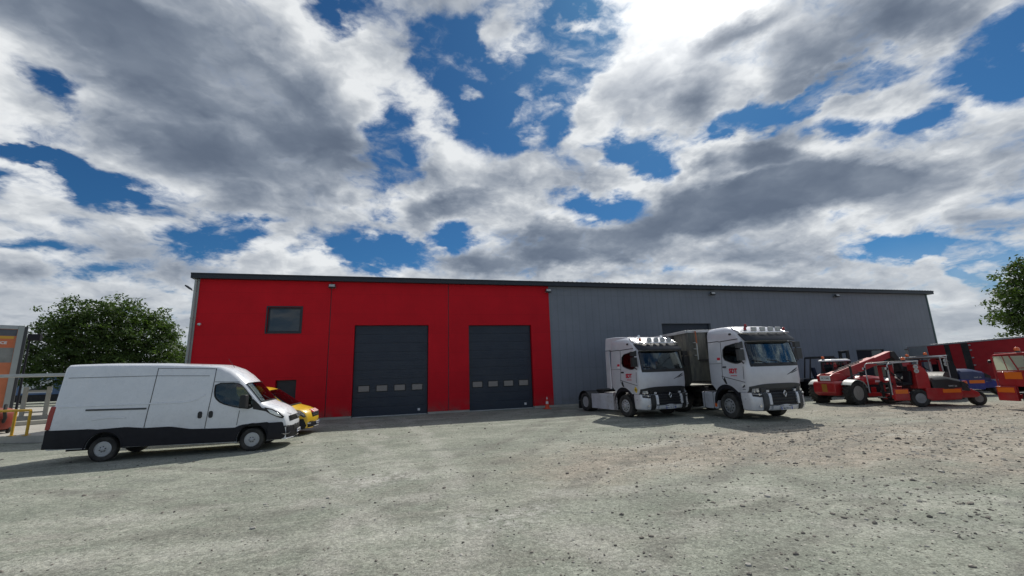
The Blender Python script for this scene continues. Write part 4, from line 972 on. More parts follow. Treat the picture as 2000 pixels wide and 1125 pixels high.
def truck(spec):
    r = thing('tractor_unit', spec['label'], 'truck', group='silver tractor units outside the hall')
    dark = M[spec['dark']]
    rings = [cab_ring(q) for q in CAB]; yf = lambda x, z: lv(CAB, z, 3)
    cab = MB().loft(rings).build('cab', M['silver_paint'], r, smooth=30)
    n = len(rings[0]); i0 = 8; ws = [[rings[k][i] for i in range(i0, n-i0)] for k in range(5, 9)]
    win = smooth_poly([(-1.36,2.44),(-1.32,2.95),(-.62,3.06),(-.44,3.04),(-.34,2.30),(-.62,2.24),(-.95,2.30)], 1)
    cut(cab, [MB().prism([(-2.0,1.3),(-2.0,3.15),(-.42,3.15),(-.22,2.2),(-.22,1.3)], -1.08, 1.08), MB().prism(win, -1.5, 1.5), MB().slab(ws, (.3,0,.02), (-.30,0,-.02)),
              MB().cyl((-1.40,-1.5,.60),(-1.40,-.7,.60),.80,n=36), MB().cyl((-1.40,1.5,.60),(-1.40,.7,.60),.80,n=36), MB().prism([(-2.6,1.0),(-2.6,1.38),(-2.16,1.36),(-1.9,1.0)], -1.5, 1.5)], M['cabin'])
    g = [[(p[0]+.008, p[1], p[2]) for p in row] for row in ws]
    MB().slab(g, (0,0,0), (-.008,0,0)).build('windscreen', M['glass'], r, smooth=60)
    mb = MB(); fband(mb, CAB, -1.13, 1.13, 2.10, 2.235, .012, .03, 16); mb.build('wiper_panel', M['black_plastic'], r, bevel=.008, smooth=40)
    mb = MB()
    for k in (0, -1): mb.tube([(row[k][0]+.012, row[k][1], row[k][2]) for row in ws], .022, 6)
    mb.tube([(p[0]+.012, p[1], p[2]) for p in ws[-1]], .03, 6); mb.build('windscreen_seal', M['black_plastic'], r, smooth=50)
    for y0 in (-.55, .15, .75):
        mb = MB(); x = front_x(CAB, y0, 2.3)+.03; mb.tube([(x+.02,y0+.1,2.19),(x,y0-.1,2.30),(x-.035,y0-.55,2.36)], .011, 6); mb.build('wiper', M['black_plastic'], r)
    # bumper, wheel openings
    bum = MB().loft([cab_ring(q) for q in BUMP]).build('bumper', M['silver_bright'], r, smooth=32)
    cut(bum, [MB().cyl((-1.40,-1.5,.60),(-1.40,1.5,.60),.80,n=36)], M['well'])
    mb = MB(); fband(mb, CAB, -1.20, 1.20, lambda y: 1.06+.15*max(0,1-(abs(y)/1.1)**2), lambda y: 1.33+.10*(1-(abs(y)/1.2)**4), .03, .08, 20); mb.build('grille_surround', dark, r, bevel=.02, smooth=40)
    mb = MB(); fband(mb, BUMP, -.66, .66, .60, 1.09, .02, .05, 12); fband(mb, CAB, -.66, .66, 1.095, 1.24, .035, .05, 12); gr = mb.build('grille', M['black_plastic'], r, smooth=40)
    for k in range(5):
        z = .66+k*.115; mb = MB(); fband(mb, BUMP if z < 1.05 else CAB, -.60, .60, z, z+.045, .055 if z < 1.05 else .06, .05, 12); mb.build('slat', M['cladding'], gr, bevel=.012)
    for s in (-1, 1):
        a, b = (.585, .70) if s > 0 else (-.70, -.585)
        mb = MB(); fband(mb, BUMP, a, b, .64, 1.07, .085, .08, 3); fband(mb, CAB, a, b, 1.10, 1.19, .105, .08, 3); mb.build('grille_pillar', M['silver_bright'], r, bevel=.012)
        a, b = (.715, .905) if s > 0 else (-.905, -.715)
        mb = MB(); fband(mb, BUMP, a, b, .40, 1.085, .075, .10, 3); fband(mb, CAB, a, b, 1.105, 1.26, .10, .10, 3); mb.build('guard_bar', dark, r, bevel=.02)
        a, b = (.92, 1.19) if s > 0 else (-1.19, -.92)
        mb = MB(); fband(mb, CAB, a, b, 1.105, lambda y: 1.30-.10*(abs(y)-.92), .02, .06, 6); fband(mb, BUMP, a, b, lambda y: .93+.16*max(0,(abs(y)-1.0)), 1.09, .02, .06, 6); o = mb.build('headlight', M['black_plastic'], r, bevel=.01)
        mb = MB(); ya, yb = (.95, 1.15) if s > 0 else (-1.15, -.95); fband(mb, CAB, ya, yb, 1.11, lambda y: 1.27-.10*(abs(y)-.92), .028, .02, 6); mb.build('lens', M['headlamp'], o, bevel=.008)
        for (yc, zc, rad) in ((1.0,1.16,.05),(1.10,1.14,.04),(1.02,1.03,.04)):
            tab = CAB if zc > 1.1 else BUMP; x = front_x(tab, yc, zc)
            mb = MB(); mb.cyl((x+.0,s*yc,zc),(x+.05,s*yc,zc),rad,rad*.95,n=16); mb.build('lens', M['chrome'], o)
        mb = MB(); fband(mb, BUMP, a, b, lambda y: 1.02+.15*max(0,(abs(y)-1.0)), lambda y: 1.035+.15*max(0,(abs(y)-1.0)), .045, .02, 6); mb.build('daylight_strip', M['plate_white'], o)
        mb = MB(); x = front_x(BUMP, 1.02, .62); mb.cyl((x-.02,s*1.02,.60),(x+.02,s*1.02,.60),.055,n=14); mb.build('fog_lamp', M['chrome'], r)
        mb = MB(); side_slab(mb, [(-1.92,.50),(-.70,.50),(-.70,.44),(-1.92,.44)], lambda x, z: 1.0, s, .0, .35); mb.build('axle_step', M['chassis'], r)
        # door: gaps, handle, window
        for ln, w_, of in (([(-1.44,3.16),(-1.44,2.35),(-1.52,1.62)],.016,.004),([(-.30,2.12),(-.34,1.62)],.014,.004),([(-2.27,3.20),(-1.62,3.215),(-1.5,3.185),(-1.35,3.20),(-.45,3.235)],.03,.006),([(-2.27,2.27),(-1.47,2.27)],.012,.004),([(-1.55,1.74),(-1.15,1.66),(-.30,1.50)],.02,.005)):
            mb = MB(); strip(mb, ln, yf, s, w_, of); mb.build('panel_gap', M['black_plastic'], cab, smooth=0)
        mb = MB(); side_slab(mb, [(-1.48,1.60),(-1.38,1.42),(-1.28,1.42),(-1.34,1.60),(-1.40,1.70)], yf, s, .016, .04); mb.build('step_recess', M['black_plastic'], r, bevel=.01)
        g = MB(); side_slab(g, win, yf, s, -.02, .006); g.build('side_window', M['dark_glass'], r, smooth=0)
        mb = MB(); mb.tube([(x, s*(yf(x,z)+.002), z) for x, z in win+[win[0]]], .02, 6); mb.build('window_seal', M['black_plastic'], r, smooth=50)
        mb = MB(); side_slab(mb, smooth_poly([(-1.42,2.08),(-1.22,2.08),(-1.22,2.15),(-1.42,2.15)],1), yf, s, .03, .04); mb.build('door_handle', dark, r, bevel=.01)
        mb = MB(); side_slab(mb, smooth_poly([(-.92,3.42),(-.78,3.42),(-.78,3.50),(-.92,3.50)],1), yf, s, .03, .05); mb.build('side_marker', M['black_plastic'], r, bevel=.01)
        # mirrors
        mb = MB(); mb.obox((-.20,s*1.39,2.96),(.13,.26,.22)); mb.obox((-.18,s*1.40,2.58),(.14,.26,.44)); mb.tube([(-.30,s*1.16,3.10),(-.22,s*1.36,3.06),(-.20,s*1.37,2.32),(-.28,s*1.2,2.24)], .03, 8)
        mb.build('mirror', M['dark_grey'] if spec['dark'] == 'dark_grey' else M['black_plastic'], r, bevel=.05, seg=3)
        text_mesh('lettering', 'SDT', .26, M['red_ink'], r, (-.86, s*(yf(0,1.95)+.010), 1.94), (R(90),0,0 if s < 0 else R(180)), .002, .95, .012)
        mb = MB(); side_slab(mb, [(-1.02,1.745),(-.68,1.745),(-.68,1.772),(-1.02,1.772)], yf, s, .010, .008); mb.build('underline', M['red_ink'], r, smooth=0)
        mb = MB(); side_slab(mb, [(-1.72,2.32),(-1.54,2.32),(-1.54,2.48),(-1.72,2.48)], yf, s, .004, .008); mb.build('sticker', M['plate_white'], r, smooth=0)
        mb = MB(); side_slab(mb, [(-1.72,2.41),(-1.54,2.41),(-1.54,2.52),(-1.72,2.52)], yf, s, .007, .008); mb.build('sticker', M['red_ink'], r, smooth=0)
        sm = M[spec['sticker']]
        if spec['sticker'] == 'plate_white':
            mb = MB(); side_slab(mb, [(-.52,1.17),(-.32,1.17),(-.32,1.45),(-.52,1.45)], yf, s, .004, .008); o = mb.build('sticker', sm, r, smooth=0)
            mb = MB(); side_slab(mb, [(-.50,1.30),(-.36,1.41),(-.33,1.35),(-.44,1.28)], yf, s, .007, .008); side_slab(mb, [(-.50,1.20),(-.34,1.20),(-.34,1.22),(-.50,1.22)], yf, s, .007, .008); mb.build('sticker_mark', M['ink'], o, smooth=0)
        else:
            mb = MB(); side_slab(mb, [(-.58,1.30),(-.45,1.46),(-.32,1.30),(-.45,1.15)], yf, s, .004, .008); o = mb.build('sticker', sm, r, smooth=0)
            mb = MB(); side_slab(mb, [(-.50,1.27),(-.40,1.27),(-.40,1.33),(-.50,1.33)], yf, s, .007, .008); mb.build('sticker_mark', M['ink'], o, smooth=0)
    # number plate board
    mb = MB(); fband(mb, BUMP, -.57, .57, .425, lambda y: .585+.05*math.cos(min(1,abs(y)/.42)*math.pi/2)**2, .075, .07, 14); pl = mb.build('plate_board', M['silver_bright'], r, bevel=.012)
    mb = MB()
    for y in (-.2, .2): fband(mb, BUMP, y-.09, y+.09, .565, .585, .08, .02, 2)
    mb.build('board_slot', M['black_plastic'], pl, smooth=0)
    plate(r, spec['plate'], (.255,-.02,.49), (0,0,0))
    # diamond emblem
    mb = MB(); x = .30
    for p, q in (((0,1.16),(-.065,1.04)),((-.065,1.04),(0,.92)),((0,.92),(.065,1.04)),((.065,1.04),(0,1.16))):
        mb.tube([(x-.05,p[0],p[1]),(x-.05,q[0],q[1])], .02, 6)
    mb.build('emblem', M['chrome'], r, smooth=50)
    # two dark flashes on the right of the front panel
    for (ya, za, yb, zb, w) in ((.40,1.75,.98,1.98,.022),(.62,1.80,1.02,1.93,.016),(.66,1.87,1.0,2.03,.014)):
        mb = MB(); rr = []
        for k in range(9):
            t = k/8; y = ya+(yb-ya)*t; z = za+(zb-za)*t; ww = w*(.3+1.2*t*(1-t)*2)
            x = front_x(CAB, y, z)+.004; rr.append([(x-.01,y,z-ww),(x,y,z-ww),(x,y,z+ww),(x-.01,y,z+ww)])
        mb.loft(rr); mb.build('flash_mark', M['ink'], r, smooth=0)
    # sun visor
    mb = MB(); rr = []
    for k in range(15):
        y = -1.17+2.34*k/14; c = .10*(1-(y/1.17)**2)-.18*max(0,(abs(y)-.95)/.22)**2
        rr.append([(-.27+c,y,3.42),(-.24+c,y,3.44),(.08+c,y,3.20),(.10+c,y,3.12),(.07+c,y,3.11),(-.02+c,y,3.19)])
    mb.loft(rr); mb.build('sun_visor', M['trim_dark'], r, bevel=.01, smooth=40)
    # roof bar with lamps
    mb = MB(); mb.tube([(-.98,-.96,3.76),(-.70,-1.10,3.66),(-.34,-1.13,3.47),(-.14,-1.02,3.46),(-.03,-.6,3.46),(0,0,3.46),(-.03,.6,3.46),(-.14,1.02,3.46),(-.34,1.13,3.47),(-.70,1.10,3.66),(-.98,.96,3.76)], .033, 10)
    for y in (-.9,-.45,0,.45,.9): mb.tube([(-.05-.08*abs(y),y,3.46),(-.25-.08*abs(y),y,3.40)], .016, 6)
    mb.build('roof_bar', M['chrome'], r, smooth=60)
    for y in spec['lamps']:
        o = MB()
        if spec['lamp'] == 'round':
            o.lathe([(.03,-.13),(.10,-.07),(.125,-.01),(.125,.03)], axis='x', n=20); q = o.build('roof_lamp', M['chrome'], r, smooth=50)
            mb = MB(); mb.lathe([(.112,.031),(.06,.040),(.004,.044)], axis='x', n=20); mb.build('lens', M['lamp_glass'], q, smooth=50)
        else:
            o.loft([[(-.10,-.06,-.05),(-.10,.06,-.05),(-.10,.06,.05),(-.10,-.06,.05)],[(-.04,-.12,-.085),(-.04,.12,-.085),(-.04,.12,.085),(-.04,-.12,.085)],[(.03,-.125,-.09),(.03,.125,-.09),(.03,.125,.09),(.03,-.125,.09)]]); q = o.build('roof_lamp', M['steel'], r, bevel=.025)
            mb = MB(); mb.box(.031,.038,-.10,.10,-.068,.068); mb.build('lens', M['lamp_glass'], q, bevel=.02)
        q.location = (-.08-.08*y*y, y, 3.60)
    for y, z, m_ in spec['beacons']:
        mb = MB(); mb.cyl((0,0,-.06),(0,0,-.03),.06,n=14); b = mb.build('beacon', M['black_plastic'], r); b.location = (-.22, y, z)
        mb = MB(); mb.lathe([(.055,-.03),(.055,.06),(.035,.085),(.004,.09)], axis='z', n=14); mb.build('lens', M[m_], b, smooth=50)
    for y in spec.get('horns', ()):
        mb = MB(); mb.lathe([(.02,-.30),(.025,-.05),(.05,.03),(.075,.06)], axis='x', n=14); mb.cyl((-.2,0,-.09),(-.2,0,0),.015,n=8); q = mb.build('air_horn', M['chrome'], r, smooth=60); q.location = (-.78, y, 3.83)
    # interior
    for y in (-.55, .55):
        mb = MB(); mb.box(-1.35,-.85,y-.26,y+.26,1.5,2.02); mb.obox((-1.34,y,2.38),(.16,.50,.70),(0,R(-8),0)); mb.obox((-1.38,y,2.82),(.11,.28,.20)); mb.build('seat', M['seat_fabric'], r, bevel=.05, seg=3)
    mb = MB(); mb.box(-1.66,-1.62,-1.06,.3,2.0,3.1); mb.build('bunk_curtain', M['curtain_fabric'], r)
    mb = MB(); mb.prism([(-.62,1.4),(-.60,2.14),(-.45,2.22),(-.20,2.20),(-.20,1.4)], -1.07, 1.07); mb.build('dashboard', M['cabin'], r, bevel=.03)
    mb = MB(); mb.lathe([(.21,-.016),(.228,0),(.21,.016),(.194,0)], axis='x', n=24, cap=False); mb.box(-.01,.01,-.2,.2,-.02,.02); mb.box(-.01,.01,-.02,.02,-.2,0); q = mb.build('steering_wheel', M['black_plastic'], r); q.location = (-.68,.55,2.30); q.rotation_euler = (0,R(55),0)
    mb = MB(); mb.box(-.16,-.155,-.85,-.77,2.42,2.50); mb.build('screen_sticker', M['plate_white'], r)
    # chassis and running gear
    mb = MB()
    for y in (-.42, .42): mb.box(-5.95,-.6,y-.045,y+.045,.72,.98)
    for x in (-5.85,-4.6,-3.4,-2.4): mb.box(x,x+.12,-.375,.375,.76,.94)
    mb.build('chassis_frame', M['chassis'], r, bevel=.006)
    for x, y0 in ((-1.38,.95),(-5.02,.70)):
        mb = MB(); mb.cyl((x,-y0,.52),(x,y0,.52),.09,n=12); mb.ball((x,0,.52),.2,12,8,(1,1,1)); mb.build('axle', M['chassis'], r)
    mb = MB(); mb.lathe([(.5,0),(.52,.03),(.46,.06),(.05,.06)], o=(-4.85,0,1.12), axis='z', n=28); mb.box(-5.2,-4.4,-.40,.40,1.0,1.11); mb.build('coupling_plate', M['chassis'], r, bevel=.01)
    mb = MB(); mb.box(-4.2,-2.5,-.5,.5,1.0,1.03); mb.build('deck_plate', M['tread_plate'], r)
    mb = MB()
    for k, y in enumerate((-.3,-.1,.1,.3)): mb.tube([(-2.32,y,2.0),(-2.5,y*.9,1.6),(-2.7,y*.7,1.25),(-3.1,y*.5,1.12),(-3.6,y*.4,1.2)], .018, 6)
    mb.build('air_lines', M['red_lens'] if spec['sticker'] == 'yellow_ink' else M['black_plastic'], r, smooth=60)
    mb = MB(); mb.cyl((-2.62,.75,.9),(-2.62,.75,2.3),.09,n=14); mb.cyl((-2.62,.75,2.3),(-2.72,.75,2.46),.06,n=12); mb.box(-2.95,-2.32,.5,1.18,.35,1.0); mb.build('exhaust_stack', M['steel'], r, bevel=.02)
    for s in (-1, 1):
        wheel(r, -1.38, s*1.05, .52, .31, .295, 'truck', M['steel'] if spec['dark'] != 'dark_grey' else M['grey_rim'], side=s)
        wheel(r, -5.02, s*.90, .52, .62, .295, 'inner', M['steel'], side=s)
        mb = MB(); rr = []     # rear mudguard
        for k in range(13):
            a = math.pi*(.03+.94*k/12); c = (-5.02+.62*math.cos(a), .52+.60*math.sin(a)); d = (-5.02+.64*math.cos(a), .52+.62*math.sin(a))
            rr.append([(c[0],s*.58,c[1]),(c[0],s*1.235,c[1]),(d[0],s*1.24,d[1]),(d[0],s*.58,d[1])])
        mb.loft(rr); mb.box(-5.68,-5.66,min(s*.6,s*1.22),max(s*.6,s*1.22),.12,.55); mb.build('mudguard', M['black_plastic'], r, smooth=50)
        mb = MB(); rr = []     # front wheel arch liner
        for k in range(13):
            a = math.pi*(.0+1.0*k/12); c = (-1.40+.70*math.cos(a), .56+.66*math.sin(a)); d = (-1.40+.80*math.cos(a), .60+.80*math.sin(a))
            rr.append([(c[0],s*.8,c[1]),(c[0],s*1.21,c[1]),(d[0],s*1.215,d[1]),(d[0],s*.8,d[1])])
        mb.loft(rr); mb.build('arch_liner', M['cladding'], r, bevel=.01, smooth=50)
        if spec['fairing']:
            mb = MB(); side_slab(mb, [(-4.30,.24),(-2.30,.26),(-2.30,1.08),(-4.30,1.0)], lambda x, z: 1.19, s, .02, .05); o = mb.build('side_skirt', M['silver_paint'], r, bevel=.012)
            mb = MB(); side_slab(mb, [(-2.29,.26),(-1.98,.28),(-2.02,1.06),(-2.12,1.16),(-2.29,1.12)], lambda x, z: 1.19, s, .022, .05)
            mb.box(-3.0,-2.0,min(s*.6,s*1.18),max(s*.6,s*1.18),1.09,1.12); mb.build('step_plate', M['tread_plate'], r, bevel=.01)
            mb = MB(); nn = 0
            for xx in (-2.75,-2.45,-2.18):
                for zz in (.42,.66,.90): mb.cyl((xx,s*1.205,zz),(xx,s*1.222,zz),.035,n=10)
            mb.build('skirt_fixings', M['steel'], o)
            mb = MB(); mb.loft([[(-2.36,s*1.18,1.30),(-2.82,s*1.12,1.34),(-2.82,s*1.16,1.34),(-2.36,s*1.225,1.30)],[(-2.36,s*1.17,3.22),(-2.78,s*1.11,3.22),(-2.78,s*1.15,3.22),(-2.36,s*1.205,3.22)]]); mb.build('side_deflector', M['silver_paint'], r, bevel=.012)
        else:
            mb = MB(); mb.box(-3.02,-2.08,min(s*.66,s*1.20),max(s*.66,s*1.20),.34,1.06); mb.build('fuel_tank', M['silver_paint'], r, bevel=.07, seg=4)
            mb = MB()
            for xx in (-2.85,-2.28): mb.box(xx-.03,xx+.03,min(s*.655,s*1.205),max(s*.655,s*1.205),.335,1.065)
            mb.build('tank_strap', M['chassis'], r, bevel=.06)
            mb = MB(); mb.box(-2.22,-2.08,min(s*1.201,s*1.206),max(s*1.201,s*1.206),.44,.60); mb.build('side_reflector', M['orange_lens'], r)
    if spec['fairing']:
        mb = MB(); mb.loft([[(-1.15,-1.02,3.60),(-1.15,1.02,3.60),(-1.15,.95,3.83),(-1.15,-.95,3.83)],[(-1.9,-1.14,3.30),(-1.9,1.14,3.30),(-1.9,1.08,3.90),(-1.9,-1.08,3.90)],[(-2.80,-1.15,3.24),(-2.80,1.15,3.24),(-2.80,1.08,3.90),(-2.80,-1.08,3.90)]]); mb.build('roof_deflector', M['silver_paint'], r, bevel=.04, seg=3)
    r.location = spec['loc']; r.rotation_euler = (0,0,R(spec['rz'])); r.scale = (1.02,1.065,spec['sz'])
    return r
truck(dict(label='silver tractor unit without a trailer, round roof lamps and yellow sticker', dark='black_plastic', sticker='yellow_ink', plate='GN 724 NW', lamp='round', lamps=(-.55,-.20,.15,.50), beacons=[(-.95,3.62,'orange_lens')], horns=(-.62,.62), fairing=True, sz=.975, loc=(11.76,17.30,0), rz=-83.7))
truck(dict(label='silver tractor unit coupled to the dark tipper trailer, square roof lamps', dark='dark_grey', sticker='plate_white', plate='DM 333 LC', lamp='square', lamps=(-.66,-.27,.12,.50), beacons=[(-.98,3.60,'red_lens'),(-.94,3.74,'red_lens'),(.90,3.60,'red_lens')], fairing=False, sz=1.025, loc=(14.92,14.22,0), rz=-90))

# ------------------------------------------------------------------ tipper trailer behind the second truck
def tipper():
    r = thing('tipper_trailer', 'dark ribbed steel tipper trailer coupled behind a silver truck', 'trailer')
    mt, t, b = new_mat('tipper_steel')
    g = t.new('ShaderNodeTexCoord').outputs['Object']; st = t.noise(t.mapping(g, sc=(2.5,2.5,.5)), 1.6, 6, .65); n = t.noise(g, 3., 6, .6)
    c = t.mix(t.ramp(st, .35, .7), (.075,.08,.075), (.17,.165,.135)); c = t.mix(t.ramp(n, .55, .75, 0, .7), c, (.23,.19,.14))
    t.put(b.inputs['Base Color'], c); b.inputs['Roughness'].default_value = .5; b.inputs['Metallic'].default_value = .35
    M['tipper_steel'] = mt
    Lh = 7.4; hw = 1.24; z0, z1 = 1.30, 3.95      # x forward, front wall at 0
    mb = MB(); mb.prism([(0,z0+.25),(0,z1),(-Lh,z1),(-Lh,z0),(-.5,z0)], hw-.06, hw); mb.prism([(0,z0+.25),(0,z1),(-Lh,z1),(-Lh,z0),(-.5,z0)], -hw, -hw+.06)
    mb.box(-.06,0,-hw+.061,hw-.061,z0+.25,z1); mb.box(-Lh,-Lh+.06,-hw+.061,hw-.061,z0+.02,z1); mb.box(-Lh+.061,-.3,-hw+.061,hw-.061,z0,z0+.06)
    mb.build('tub', mt, r, bevel=.008)
    for s in (-1, 1):
        for x in (-1.5,-2.9,-4.3,-5.7,-7.0):
            mb = MB(); mb.loft([[(x-.08,s*hw,z0+.1),(x+.08,s*hw,z0+.1),(x+.05,s*(hw+.07),z0+.1),(x-.05,s*(hw+.07),z0+.1)],[(x-.08,s*hw,z1-.12),(x+.08,s*hw,z1-.12),(x+.05,s*(hw+.07),z1-.12),(x-.05,s*(hw+.07),z1-.12)]]); mb.build('rib', M['chassis'], r, bevel=.01)
        mb = MB(); mb.box(-Lh,.02,min(s*(hw+.002),s*(hw+.10)),max(s*(hw+.002),s*(hw+.10)),z1-.115,z1+.02); mb.build('top_rail', M['steel'], r, bevel=.02)
    mb = MB(); mb.box(-.02,.03,-hw,hw,z1-.10,z1+.022); mb.build('front_rail', M['steel'], r, bevel=.01)
    mb = MB(); mb.box(.03,.07,-.10,.10,z0+.9,z1-.05); mb.box(.03,.09,-.30,-.18,z1-1.15,z1-.10); mb.build('ram_guard', M['chassis'], r, bevel=.01)
    M['faded_orange'] = mat('faded_orange', (.36,.10,.04), .6, var=.15)
    mb = MB(); mb.cyl((.12,-.88,z1-.62),(.12,-.88,z1-.04),.032,n=10); mb.box(.02,.12,-.89,-.87,z1-.08,z1-.04); mb.build('hand_post', M['faded_orange'], r)
    mb = MB(); mb.cyl((.12,-.88,z1-1.40),(.12,-.88,z1-.622),.028,n=10); mb.box(.02,.12,-.89,-.87,z1-1.38,z1-1.34)
    for z in range(3): mb.box(.02,.12,-1.02,-.89,z1-1.2+z*.3,z1-1.17+z*.3)
    mb.build('ladder', M['galvanised'], r)
    mb = MB(); mb.box(.0,.09,-.80,1.1,z1-1.45,z1-1.38); mb.build('walkway', M['chassis'], r)
    mb = MB()
    for y in (-.5,.5): mb.box(-Lh+.2,-.1,y-.07,y+.07,.98,1.27)
    for x in (-.5,-2.5,-4.5,-6.5): mb.box(x-.05,x+.05,-.43,.43,1.0,1.2)
    mb.build('chassis_frame', M['chassis'], r)
    for x in (-4.2,-5.5,-6.8):
        for s in (-1, 1): wheel(r, x, s*1.0, .50, .36, .28, 'truck', M['steel'], side=s)
    for s in (-1, 1):
        mb = MB(); mb.box(-2.9,-2.72,s*.75-.08,s*.75+.08,.35,1.2); mb.box(-3.0,-2.62,s*.75-.14,s*.75+.14,.30,.36); mb.build('landing_leg', M['chassis'], r, bevel=.01)
        mb = MB(); mb.box(-.95,-.85,min(s*1.245,s*1.26),max(s*1.245,s*1.26),1.42,1.52); mb.build('side_marker', M['plate_white'], r)
    # front right corner at (13.65, 17.35); forward runs towards the camera
    a = R(-90-10); f = Vector((math.cos(a), math.sin(a))); left = Vector((-f.y, f.x))
    o = Vector((13.42, 17.55))+left*hw; r.location = (o.x, o.y, 0); r.rotation_euler = (0,0,a)
tipper()
# ------------------------------------------------------------------ telehandler
def beacon(parent, x, y, z, r=.07, lens='orange_lens'):
    mb = MB(); mb.cyl((0,0,0),(0,0,.05),r*.9,n=14); b = mb.build('beacon', M['black_plastic'], parent); b.location = (x,y,z)
    mb = MB(); mb.lathe([(r,.05),(r,.15),(r*.6,.19),(.004,.20)], axis='z', n=16); mb.build('lens', M[lens], b, smooth=50)
    return b
def beam(mb, a, b, w, h, h2=None, m=0):
    """tapering box beam from a to b, width w along y, depth h"""
    a = Vector(a); b = Vector(b); d = (b-a).normalized(); up = Vector((0,1,0)).cross(d)*-1; h2 = h if h2 is None else h2
    if up.z < 0: up = -up
    def ring(p, hh): return [tuple(p+Vector((0,-w/2,0))-up*hh/2), tuple(p+Vector((0,w/2,0))-up*hh/2), tuple(p+Vector((0,w/2,0))+up*hh/2), tuple(p+Vector((0,-w/2,0))+up*hh/2)]
    mb.loft([ring(a, h), ring(b, h2)], m=m)
M['tele_rim'] = mat('tele_rim', (.36,.34,.31), .6, var=.15, dirt=.5)
M['ochre'] = mat('ochre', (.34,.15,.02), .6, var=.2)
def telehandler():
    r = thing('telehandler', 'red telescopic handler with raised boom and big lugged tyres by the grey wall', 'telehandler')
    # x forward (front axle at 2.8), rear axle at 0, y left
    red = M['red_paint']
    mb = MB(); mb.prism([(-.55,.62),(-.55,1.15),(-.2,1.25),(3.3,1.12),(3.5,.9),(3.3,.55),(.2,.50)], -.42, .42); mb.build('frame', M['chassis'], r, bevel=.03)
    mb = MB()    # rear counterweight and pivot tower
    mb.loft([[(-.78,-.52,.46),(-.30,-.56,.46),(-.30,.56,.46),(-.78,.52,.46)],[(-.92,-.60,.62),(-.30,-.62,.62),(-.30,.62,.62),(-.92,.60,.62)],[(-.92,-.60,1.12),(-.25,-.62,1.12),(-.25,.62,1.12),(-.92,.60,1.12)],[(-.84,-.52,1.22),(-.25,-.56,1.22),(-.25,.56,1.22),(-.84,.52,1.22)]])
    mb.build('counterweight', red, r, bevel=.05, seg=3)
    mb = MB(); mb.box(-.93,-.925,-.18,.10,.66,1.08); mb.build('warning_panel', M['ochre'], r)
    mb = MB()
    for s in (-1, 1): mb.prism([(-.80,1.15),(-.82,1.50),(-.60,1.60),(-.05,1.62),(.35,1.40),(.35,1.15)], s*.34-.05, s*.34+.05)
    mb.box(-.815,-.75,-.29,.29,1.2,1.54); mb.build('boom_tower', red, r, bevel=.02)
    mb = MB(); mb.box(-.835,-.822,-.36,.20,1.24,1.50); mb.build('name_board', M['plate_white'], r)
    text_mesh('lettering', 'MLT 840', .13, M['ink'], r, (-.838,-.08,1.37), (R(90),0,R(-90)), .001, .9)
    # boom: pivot low at the rear, head high at the front
    a, b, c, d = (-.35,0,1.36), (3.1,0,2.20), (4.6,0,2.58), (4.75,0,2.62)
    mb = MB(); beam(mb, a, b, .42, .50, .46); mb.build('boom', red, r, bevel=.02)
    mb = MB(); beam(mb, (3.0,0,2.18), c, .30, .34, .34); mb.build('inner_boom', M['dull_red'], r, bevel=.012)
    mb = MB(); dd = (Vector(b)-Vector(a)).normalized(); nn = Vector((-dd.z,0,dd.x))
    def along(t, off): return Vector(a)+dd*t+nn*off
    mb.tube([along(.2,.26)+Vector((0,-.1,0)), along(2.4,.25)+Vector((0,-.1,0))], .03, 8); mb.tube([along(.6,.27)+Vector((0,.08,0)), along(3.0,.25)+Vector((0,.08,0))], .025, 8); mb.build('boom_hose', M['black_plastic'], r, smooth=60)
    mb = MB(); mb.prism([(4.42,2.42),(4.5,2.72),(4.72,2.74),(5.12,2.2),(5.26,1.60),(5.06,1.55),(4.94,2.0),(4.62,2.28)], -.24, .24); mb.build('boom_head', M['chassis'], r, bevel=.02)
    mb = MB(); mb.box(5.26,5.34,-.55,.55,1.25,1.85)
    for y in (-.45,.45): mb.box(5.342,5.42,y-.06,y+.06,1.15,1.75); mb.box(5.342,6.3,y-.06,y+.06,1.10,1.148)
    mb.build('fork_carriage', M['chassis'], r)
    mb = MB(); mb.tube([(.6,-.12,1.25),tuple(along(2.0,-.24)+Vector((0,-.12,0)))], .055, 10); mb.tube([(1.2,-.12,1.42),tuple(along(2.0,-.24)+Vector((0,-.12,0)))], .032, 10); mb.build('lift_cylinder', M['steel'], r, smooth=60)
    o = text_mesh('lettering', 'MANITOU', .27, M['white_ink'], r, tuple(along(1.95,0)+Vector((0,-.204,0))), (R(90),-math.atan2(dd.z,dd.x),0), .002, 1.05, .006)
    # engine pod on the near side
    mb = MB(); rr = []
    for x, zt, y0, y1 in ((.62,1.30,-1.08,-.45),(.80,1.42,-1.12,-.44),(1.3,1.45,-1.14,-.43),(1.9,1.38,-1.14,-.43),(2.25,1.25,-1.10,-.44),(2.42,1.05,-1.02,-.46)):
        rr.append([(x,y0+.04,.98),(x,y0,1.06),(x,y0+.02,zt-.12),(x,y0+.14,zt),(x,y1,zt+.02),(x,y1,.98)])
    mb.loft(rr); mb.build('engine_hood', red, r, bevel=.015, smooth=40)
    mb = MB(); mb.prism([(.66,.55),(.62,.975),(2.40,.975),(2.28,.60),(1.9,.50)], -1.06, -.44); mb.build('engine_skirt', M['cladding'], r, bevel=.03)
    mb = MB(); mb.box(1.3,1.85,-1.146,-1.138,1.10,1.20); mb.build('hood_label', M['white_ink'], r)
    mb = MB(); mb.cyl((.95,-.75,1.42),(.95,-.75,1.62),.07,n=12); mb.cyl((.95,-.75,1.62),(.95,-.75,1.66),.15,n=16); mb.build('air_intake', M['chassis'], r)
